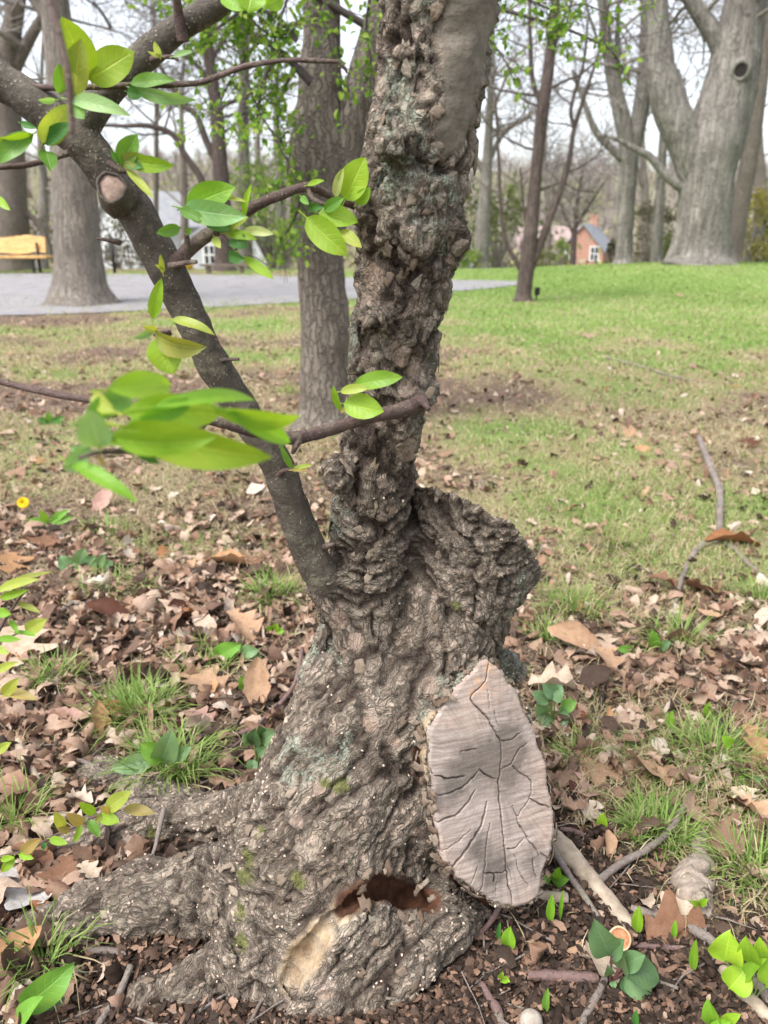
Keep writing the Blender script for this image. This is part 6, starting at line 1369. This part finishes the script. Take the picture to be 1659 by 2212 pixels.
def more_leaves():
    r = np.random.default_rng(55); seen = set(); n = 0
    for _ in range(4000):
        if n >= 130: break
        u = r.uniform(0, 1659); v = 760 + 1400 * r.random() ** 1.3
        if not (u < 600 - (v > 1600) * 500 or u > 1230) or (u > 1230 and v > 1750 and r.random() < .6): continue
        p = gpt(u, v)
        if off_trunk(np.array([p[0]]), np.array([p[1]]))[0] < .05: continue
        col = ['tan', 'brown', 'rust', 'pale', 'pink', 'tan', 'orange', 'cream', 'dark'][r.integers(0, 9)]; k = int(r.integers(0, 8))
        mu, mv, mk = min(MARKS, key=lambda m: (m[0] - u) ** 2 + ((m[1] - v) * 1.4) ** 2)
        du, dv = u - mu, v - mv
        rel = ('right of' if du > 0 else 'left of') if abs(du) > abs(dv) else ('in front of' if dv > 0 else 'beyond')
        lab = f"{ADJ[col]} {KIND[k]} dead leaf {rel} {mk}"
        if lab in seen: continue
        seen.add(lab); px = r.uniform(.045, .095) / wid(1, u, v, p[1])
        dleaf(u, v, px, col, k, r.uniform(0, 6.28), lab, r.normal(0, .4), r.normal(0, .4), .008 + r.uniform(0, .012), 'dead leaves on the ground', r.uniform(.8, 1.1), r.random() < .4); n += 1
more_leaves()

# ------------------------------------------------------------------ grass tufts
TUFTG = GRASS
def tuft(u, v, wpx, hpx, n, label, green=.85, seed=0, wide=.0032):
    n = int(n * 1.7); r = np.random.default_rng(2000 + seed); c = gpt(u, v); R_ = wid(wpx, u, v, c[1]) / 2; H = wid(hpx, u, v, c[1]) * 1.15
    t = thing('grass_tuft', c, label, 'grass tuft', 'grass tufts in the litter')
    for nm, mat, k, tp in (('blades', GRASS, int(n * green), gt), ('dry_blades', STRAW, n - int(n * green), stt)):
        if k < 2: continue
        a = r.uniform(0, 6.28, k); e = r.random(k) ** .7; x = c[0] + np.cos(a) * e * R_ * .9; y = c[1] + np.sin(a) * e * R_ * .8
        Rm = rots(a - math.pi / 2 + r.normal(0, 1.0, k), -r.uniform(-.1, .6, k) * e, r.normal(0, .15, k), np.ones(k)) * np.stack([r.uniform(.7, 1.4, k) * wide, H * r.uniform(.55, 1.15, k) * (1.3 if mat is STRAW else 1), H * r.uniform(.55, 1.15, k)], 1)[:, None, :]
        o = scatter(nm, tp, r.integers(0, len(tp), k), Rm, np.stack([x, y, gh(x, y) - .003], 1) - c, mat, np.clip(r.normal(.5, .16, k), 0, 1), True); o.parent = t; o['kind'] = 'stuff'
for i, a in enumerate([(300, 1545, 170, 95, 200, 'dense bright green tuft in the litter left of the trunk', .9), (375, 1665, 170, 130, 130, 'tall tuft with broad leaves between the bare soil and the left root', .9), (585, 1290, 110, 70, 120, 'green tuft under the left limb beside the stem', .85), (1425, 1800, 150, 85, 190, 'dense bright tuft right of the sunken pale limb', .9), (95, 2090, 130, 140, 60, 'tuft of long green blades at the lower left corner', .7),
                        (30, 1780, 110, 130, 70, 'sparse green tuft at the left edge by the roots', .6), (120, 1470, 110, 80, 90, 'small tuft in the litter behind the sucker', .7), (1540, 1640, 200, 110, 170, 'loose green tuft at right above the rotten chunk', .7), (1620, 1880, 150, 120, 110, 'thin green tuft at the right edge', .6), (1240, 1320, 130, 80, 120, 'green tuft right of the upper stump', .75), (1180, 1380, 70, 80, 50, 'slim tuft against the right side of the stump', .8),
                        (1460, 1390, 140, 90, 110, 'tuft beside the lower prong of the fallen branch', .6), (1640, 1300, 90, 80, 80, 'tuft at the right edge beyond the fallen branch', .7), (1100, 1255, 90, 50, 80, 'short tuft just beyond the broken rim of the stump', .7), (450, 1440, 170, 60, 120, 'low mixed tuft of dry and green blades left of the trunk', .45), (250, 1270, 170, 60, 130, 'low pale tuft above the dark curled leaf', .4), (1250, 1640, 110, 70, 70, 'straggling tuft right of the sawn face tip', .45),
                        (760, 840, 80, 50, 60, 'green tuft at the foot of the forked tree', .85), (620, 850, 60, 36, 50, 'small tuft left of the forked tree', .85), (230, 1150, 120, 50, 80, 'thin tuft right of the dandelion', .7), (1330, 1180, 160, 70, 130, 'pale mixed tuft left of the fallen branch', .45), (420, 1400, 90, 40, 60, 'small dry tuft in the middle of the litter', .4)]):
    tuft(*a, seed=i)

# ------------------------------------------------------------------ small plants
PLEAF = leaf_mat('herb_leaf', .25, .45)
def plant(name, label, cat, u, v, rows, group=None, stem_px=5, lift=None, names='leaf', stemcol=None):
    """rows: (base px, tip px, width px, colour, roll, curl) with heights worked out from the picture at the plant's own distance"""
    c = gpt(u, v); Y = c[1]; t = thing(name, c, label, cat, group)
    for k, row in enumerate(rows):
        (bu, bv), (tu, tv), w, col = row[:4]; roll = row[4] if len(row) > 4 else 0; curl = row[5] if len(row) > 5 else .4; dy = row[6] if len(row) > 6 else -.02; fold = row[7] if len(row) > 7 else .3; shp = row[8] if len(row) > 8 else .8
        B = P(bu, bv, Y - .004 * (k % 3)); T = P(tu, tv, Y + dy); zb = float(gh(B[0], B[1])[0]); B[2] = max(B[2], zb + .004); T[2] = max(T[2], float(gh(T[0], T[1])[0]) + .004)
        leaf(t, B, T, wid(w, bu, bv, Y), col, roll, fold, curl, .06, world=True, petiole=.04, shape=shp, mat=PLEAF)
        pts = catmull([c - [0, 0, .01], (c + B) / 2 + [0, 0, .004], B], 6)
        part('stem', *tube(pts, wid(stem_px, u, v, Y) / 2 * .6, 5, False), stemcol or STEMG, t)
    return t
STEMG = simple('green_stem', (.10, .17, .04), (.20, .28, .08), 60, .6)
STEMR = simple('red_brown_stem', (.10, .045, .04), (.17, .08, .07), 60, .6)
plant('toothed_herb', 'pale grey green plant with pointed leaves in the mulch at lower right', 'plant', 1318, 2125, [((1320, 2065), (1282, 1985), 66, 'v', 10, .3), ((1322, 2065), (1350, 2030), 40, 'v', 20, .3), ((1350, 2085), (1425, 2120), 0 + 62, 'k', 10, .5), ((1345, 2100), (1350, 2060), 40, 'v', 30), ((1345, 2085), (1395, 2062), 44, 'v', 0), ((1350, 2100), (1402, 2160), 60, 'v', -10, .4), ((1345, 2110), (1372, 2155), 44, 'k', 20), ((1318, 2105), (1312, 2085), 24, 'v', 0), ((1322, 2120), (1330, 2135), 16, 'v', 0)], stem_px=7, stemcol=STEMR)
plant('broad_leaf_shoots', 'cluster of glossy bright green oval leaves at the lower right edge', 'plant', 1625, 2165, [((1565, 2075), (1578, 2010), 74, 'b', 0, .5, .0, .5), ((1625, 2080), (1612, 2022), 46, 'b', 20, .5), ((1575, 2135), (1615, 2085), 66, 'b', -10, .6, .0, .5), ((1650, 2080), (1640, 2025), 44, 'b', 10), ((1600, 2120), (1655, 2070), 30, 'l', 30), ((1655, 2130), (1690, 2060), 50, 'b', 0)], stem_px=6)
plant('broad_leaf_shoots', 'two folded bright leaves at the bottom edge below the curved stick', 'plant', 1560, 2225, [((1545, 2215), (1530, 2155), 40, 'l', 20, .4, .0, .6), ((1555, 2225), (1600, 2190), 30, 'b', 20, .4), ((1535, 2235), (1580, 2205), 30, 'l', 0)], stem_px=5)
for u, v, h, w, c, lb in ((1376, 2010 + 8, 62, 26, 'b', 'single rolled green spear behind the nutshell'), (1300, 1800, 46, 26, 'b', 'single green spear right of the sawn face'), (1098, 2050, 50, 34, 'l', 'folded green spear in the mulch below the sawn tip'), (1188, 1995, 66, 20, 'l', 'narrow green spear below the tip of the sawn face'), (1076, 2035, 44, 12, 'd', 'thin dark green spear under the lower limb'), (1210, 1990, 70, 9, 'l', 'thread thin green spear beside the narrow spear'),
                          (1497, 2100, 72, 20, 'l', 'narrow folded spear above the bright oval leaves'), (1456, 2010 + 20, 44, 14, 'l', 'small green spear beside the curved grey stick'), (1528, 1555, 40, 20, 'l', 'single spear in the grass at right'), (1447, 1580, 46, 18, 'l', 'spear beside the thin twig in the leaves'), (1372, 2220, 40, 16, 'd', 'dark green spear at the bottom edge'), (1178, 2190, 56, 18, 'g', 'pale green spear behind the white puffball')):
    plant('leaf_spear', lb, 'sprout', u, v, [((u, v - 3), (u + (h * .1), v - h), w, c, 10, .2, .0, .6, .9)], 'sprouting leaf spears', 4)
plant('seedling', 'tiny two leaved seedling in the dark mulch', 'seedling', 1080, 2128, [((1082, 2112), (1085, 2098), 16, 'b', 0), ((1084, 2116), (1102, 2122), 16, 'b', 20)], stem_px=3)
plant('seedling', 'small yellow green seedling beside the curved stick', 'seedling', 1512, 1980, [((1512, 1958), (1490, 1945), 16, 'b', 0), ((1512, 1955), (1530, 1940), 16, 'b', 0)], stem_px=3)
plant('violet', 'heart leaved blue green plant right of the sawn stub', 'plant', 1195, 1560, [((1185, 1545), (1165, 1575), 46, 'v', 10, .3, -.03, .3, .6), ((1205, 1545), (1232, 1555), 46, 'v', 0, .3, -.03, .3, .6), ((1190, 1510), (1215, 1480), 42, 'v', 10, .3, .0, .3, .6), ((1185, 1515), (1150, 1495), 36, 'v', 0, .3, .0, .3, .6), ((1200, 1500), (1170, 1478), 34, 'v', 0, .3, .0, .3, .6), ((1215, 1530), (1245, 1515), 30, 'g', 0, .3, .0, .3, .6), ((1180, 1540), (1160, 1520), 30, 'v', 20), ((1200, 1560), (1190, 1590), 26, 'v', 0)], 'blue green violets')
plant('violet', 'cluster of round blue green leaves in the litter at left', 'plant', 195, 1230, [((150, 1225), (128, 1202), 34, 'v', 0, .3, .0, .3, .6), ((170, 1220), (182, 1182), 36, 'v', 0, .3, .0, .3, .6), ((190, 1225), (205, 1200), 36, 'v', 10, .3, .0, .3, .6), ((215, 1230), (245, 1215), 32, 'v', 0, .3, .0, .3, .6), ((165, 1235), (148, 1222), 34, 'v', 0, .3, .0, .3, .6), ((200, 1235), (190, 1228), 34, 'k', 0, .3, .0, .3, .6), ((205, 1230), (228, 1196), 24, 'v')], 'blue green violets')
plant('violet', 'small blue green plant against the left side of the trunk base', 'plant', 555, 1660, [((548, 1600), (525, 1585), 40, 'v', 10), ((550, 1610), (552, 1572), 34, 'k', 20), ((565, 1600), (602, 1580), 44, 'v', 0), ((556, 1630), (580, 1612), 28, 'v', 0), ((548, 1640), (540, 1670), 26, 'v', 0), ((560, 1655), (545, 1690), 28, 'v', 0), ((570, 1590), (560, 1565), 22, 'k', 10)], 'blue green violets')
plant('broad_leaved_weed', 'big ribbed green leaf curling up at the lower left corner', 'plant', 75, 2205, [((45, 2175), (165, 2075), 74, 'g', -20, .7, .03, .35), ((95, 2235), (150, 2160), 60, 'k', 10, .4, .03), ((40, 2230), (95, 2150), 40, 'g', 30)])
plant('broad_leaved_weed', 'broad green leaves mixed into the tall tuft by the left root', 'plant', 350, 1680, [((330, 1640), (240, 1660), 44, 'v', 10, .4), ((345, 1650), (372, 1575), 56, 'v', -10, .5), ((360, 1640), (300, 1605), 0 + 46, 'g', 10, .4), ((345, 1690), (285, 1700), 46, 'g', 20, .4), ((380, 1640), (415, 1610), 30, 'v', 10)])
plant('broad_leaved_weed', 'toothed green leaf lying in the litter left of the trunk', 'plant', 470, 1425, [((465, 1425), (522, 1390), 46, 'g', 0, .3), ((520, 1410), (560, 1405), 30, 'v', 0), ((545, 1440), (575, 1435), 26, 'v', 0)])
plant('broad_leaved_weed', 'pair of green leaves in the litter below the left limb', 'plant', 535, 1490, [((520, 1480), (545, 1455), 26, 'g', 0), ((560, 1500), (585, 1490), 30, 'k', 0), ((530, 1500), (520, 1470), 20, 'g', 20)])
plant('broad_leaved_weed', 'low green leaves just behind the pale sunken limb', 'plant', 1195, 1905, [((1190, 1900), (1165, 1890), 24, 'g', 0), ((1195, 1905), (1230, 1898), 26, 'g', 0), ((1200, 1900), (1210, 1872), 20, 'l', 0)])
plant('broad_leaved_weed', 'low green rosette beside the dandelion flower', 'plant', 110, 1130, [((105, 1128), (60, 1122), 16, 'g', 0), ((108, 1128), (150, 1100), 18, 'g', 10), ((110, 1130), (160, 1115), 18, 'g', 0), ((104, 1130), (85, 1100), 14, 'l', 0), ((112, 1130), (135, 1142), 14, 'l', 0)])
plant('broad_leaved_weed', 'bright trefoil leaves in the litter below the left limb', 'plant', 592, 1370, [((590, 1365), (575, 1352), 18, 'l', 0), ((592, 1362), (600, 1345), 18, 'b', 0), ((594, 1366), (615, 1362), 18, 'l', 0), ((700, 1388), (675, 1382), 18, 'l', 0)])
plant('broad_leaved_weed', 'green leaves in the grass beside the lower prong of the fallen branch', 'plant', 1420, 1410, [((1418, 1400), (1410, 1360), 26, 'g', 10), ((1422, 1402), (1450, 1385), 22, 'v', 0), ((1370, 1405), (1330, 1400), 20, 'g', 0)])
plant('broad_leaved_weed', 'small round leaves in the grass at the far right', 'plant', 1620, 1690, [((1618, 1688), (1595, 1680), 26, 'g', 0), ((1622, 1690), (1645, 1680), 22, 'v', 0), ((1580, 1610), (1560, 1590), 26, 'l', 0)])
plant('broad_leaved_weed', 'low dark green weed in the litter left of the leaning limb', 'plant', 110, 915, [((108, 912), (80, 905), 14, 'd', 0), ((110, 910), (100, 890), 14, 'g', 0), ((112, 912), (140, 900), 14, 'd', 0), ((112, 914), (135, 918), 12, 'g', 0), ((106, 914), (85, 918), 12, 'd', 0)])
plant('broad_leaved_weed', 'bright green leaf pair in the far litter right of the limb', 'plant', 640, 1145, [((638, 1142), (620, 1128), 16, 'l', 0), ((642, 1142), (660, 1130), 16, 'b', 0)])
def dandelion():
    c = gpt(62, 1128); t = thing('dandelion', c, 'single yellow dandelion flower standing in the litter at left', 'flower'); f = P(50, 1086, c[1]); r = np.random.default_rng(3)
    part('stem', *tube(catmull([c, (c + f) / 2 + [.004, 0, 0], f], 6), .0022, 6, False), STEMG, t)
    m = MB(); n0 = unit(CAMP - f + np.array([0, 0, .6])); x0 = unit(np.cross(n0, (0, 0, 1.))); y0 = np.cross(n0, x0); Rr = wid(13, 50, 1086, c[1])
    for ring, (k, el, L) in enumerate(((26, .15, 1.0), (22, .5, .85), (16, .9, .6), (10, 1.3, .35))):
        for i in range(k):
            a = i / k * 6.283 + ring; d = unit((x0 * math.cos(a) + y0 * math.sin(a)) * math.cos(el) + n0 * math.sin(el)); s = np.cross(d, n0) if el < 1.2 else x0; s = unit(s) * Rr * .11; e = f + d * Rr * L
            m.add([f - s * .4, f + s * .4, e * .8 + f * .2 + s, e * .8 + f * .2 - s, e + s * .3, e - s * .3], [(0, 1, 2, 3), (3, 2, 4, 5)])
    V, F = m.get(); part('petals', V, F, simple('dandelion_yellow', (.72, .48, .01), (.86, .62, .02), 90, .6), t)
    part('flower_base', *tube([f - n0 * .008, f - n0 * .003, f], [.002, .0045, .004], 8), STEMG, t)
dandelion()

# ------------------------------------------------------------------ nutshell, puffball, rotten chunk, stones
def lathe(c, prof, n, axis, seed=0, rough=.0):
    z = unit(axis); x = unit(np.cross(z, (0, 1., .1))); y = np.cross(z, x); a = np.linspace(0, 2 * math.pi, n, endpoint=False)
    V = np.concatenate([c + (r * np.cos(a))[:, None] * x + (r * np.sin(a))[:, None] * y + h * z for r, h in prof])
    if rough: V = c + (V - c) * (1 + rough * fbm((V - c) * 60, 2, seed))[:, None]
    return V, [(i * n + j, i * n + (j + 1) % n, (i + 1) * n + (j + 1) % n, (i + 1) * n + j) for i in range(len(prof) - 1) for j in range(n)]
c = gpt(1337, 2042); R_ = wid(25, 1337, 2030, c[1]); t = thing('nutshell', c, 'open half of a pale brown nutshell on the mulch beside the toothed plant', 'nutshell'); ax = unit(CAMP - c + np.array([0, 0, .5]))
cc = c + np.array([0, 0, R_ * .75])
part('shell', *lathe(cc, [(.02 * R_, -.62 * R_), (.5 * R_, -.55 * R_), (.85 * R_, -.3 * R_), (R_, .05 * R_), (.98 * R_, .12 * R_), (.84 * R_, .08 * R_)], 22, ax, 3, .08), simple('nutshell_husk', (.38, .24, .13), (.60, .44, .28), 90), t)
part('kernel_hollow', *lathe(cc, [(.84 * R_, .079 * R_), (.70 * R_, -.12 * R_), (.40 * R_, -.30 * R_), (.02 * R_, -.34 * R_)], 22, ax, 4, .10), simple('nutshell_inside', (.32, .13, .06), (.55, .29, .16), 120, .8, .8, .004), t)
c = gpt(1146, 2222); R_ = wid(25, 1146, 2205, c[1]); V, F = lathe(c + [0, 0, R_ * .8], [(.02 * R_, -.95 * R_), (.55 * R_, -.82 * R_), (.9 * R_, -.4 * R_), (R_, 0), (.93 * R_, .42 * R_), (.66 * R_, .76 * R_), (.3 * R_, .94 * R_), (.02 * R_, .98 * R_)], 24, (0, 0, 1), 5, .08)
solo('puffball', V, F, simple('puffball_skin', (.22, .185, .15), (.44, .39, .33), 38, .9, .9, .006), 'round off white puffball at the bottom edge in the mulch', 'puffball')
def chunk():
    q = [(1514, 1795, 20), (1508, 1830, 34), (1514, 1868, 40), (1494, 1905, 66), (1500, 1945, 74), (1488, 1975, 62)]; pts, rad = [], []
    c0 = gpt(1495, 1975); t = thing('rotten_wood_chunk', c0, 'rotting chunk of wood with flaking bark in the grass at right', 'wood chunk')
    for u, v, w in q: p = gpt(u, v); r = wid(w, u, v, p[1]) / 2; p[2] += r * .35; pts.append(p); rad.append(r)
    k = catmull(np.c_[np.array(pts), rad], 34); V, F = tube(k[:, :3], k[:, 3], 20, True, .62, 8, 45); part('wood', V, F, DEADW, t)
    r = np.random.default_rng(8)
    for i in range(26):
        j = r.integers(6, 34); a = r.uniform(.3, 2.8); d = np.array([math.cos(a), -.2, math.sin(a)]); Vt, Ft = plate_template(900 + i, .06, 9); s = r.uniform(.014, .03)
        R = frame_on(d[None], r.normal(0, 1, (1, 3)), np.array([.2]), r)[0] * s; part('bark_plate', Vt @ R.T + k[j, :3] + unit(d) * k[j, 3] * .98, Ft, PLATE, t, False)
chunk()
for u, v, px, lb in ((417, 1783 + 90, 11, 'small round pale stone between the left roots'), (390, 1790 + 95, 9, 'tiny cream stone beside the upright twig')):
    c = gpt(u, v); R_ = wid(px, u, v, c[1]); V, F = lathe(c + [0, 0, R_ * .6], [(.02 * R_, -.8 * R_), (.8 * R_, -.5 * R_), (R_, 0), (.8 * R_, .5 * R_), (.02 * R_, .8 * R_)], 12, (.2, .1, 1), 2, .15); solo('pebble', V, F, simple('cream_stone', (.40, .34, .26), (.58, .52, .42), 60), lb, 'pebble', 'pebbles by the roots')
bpy.context.view_layer.update()
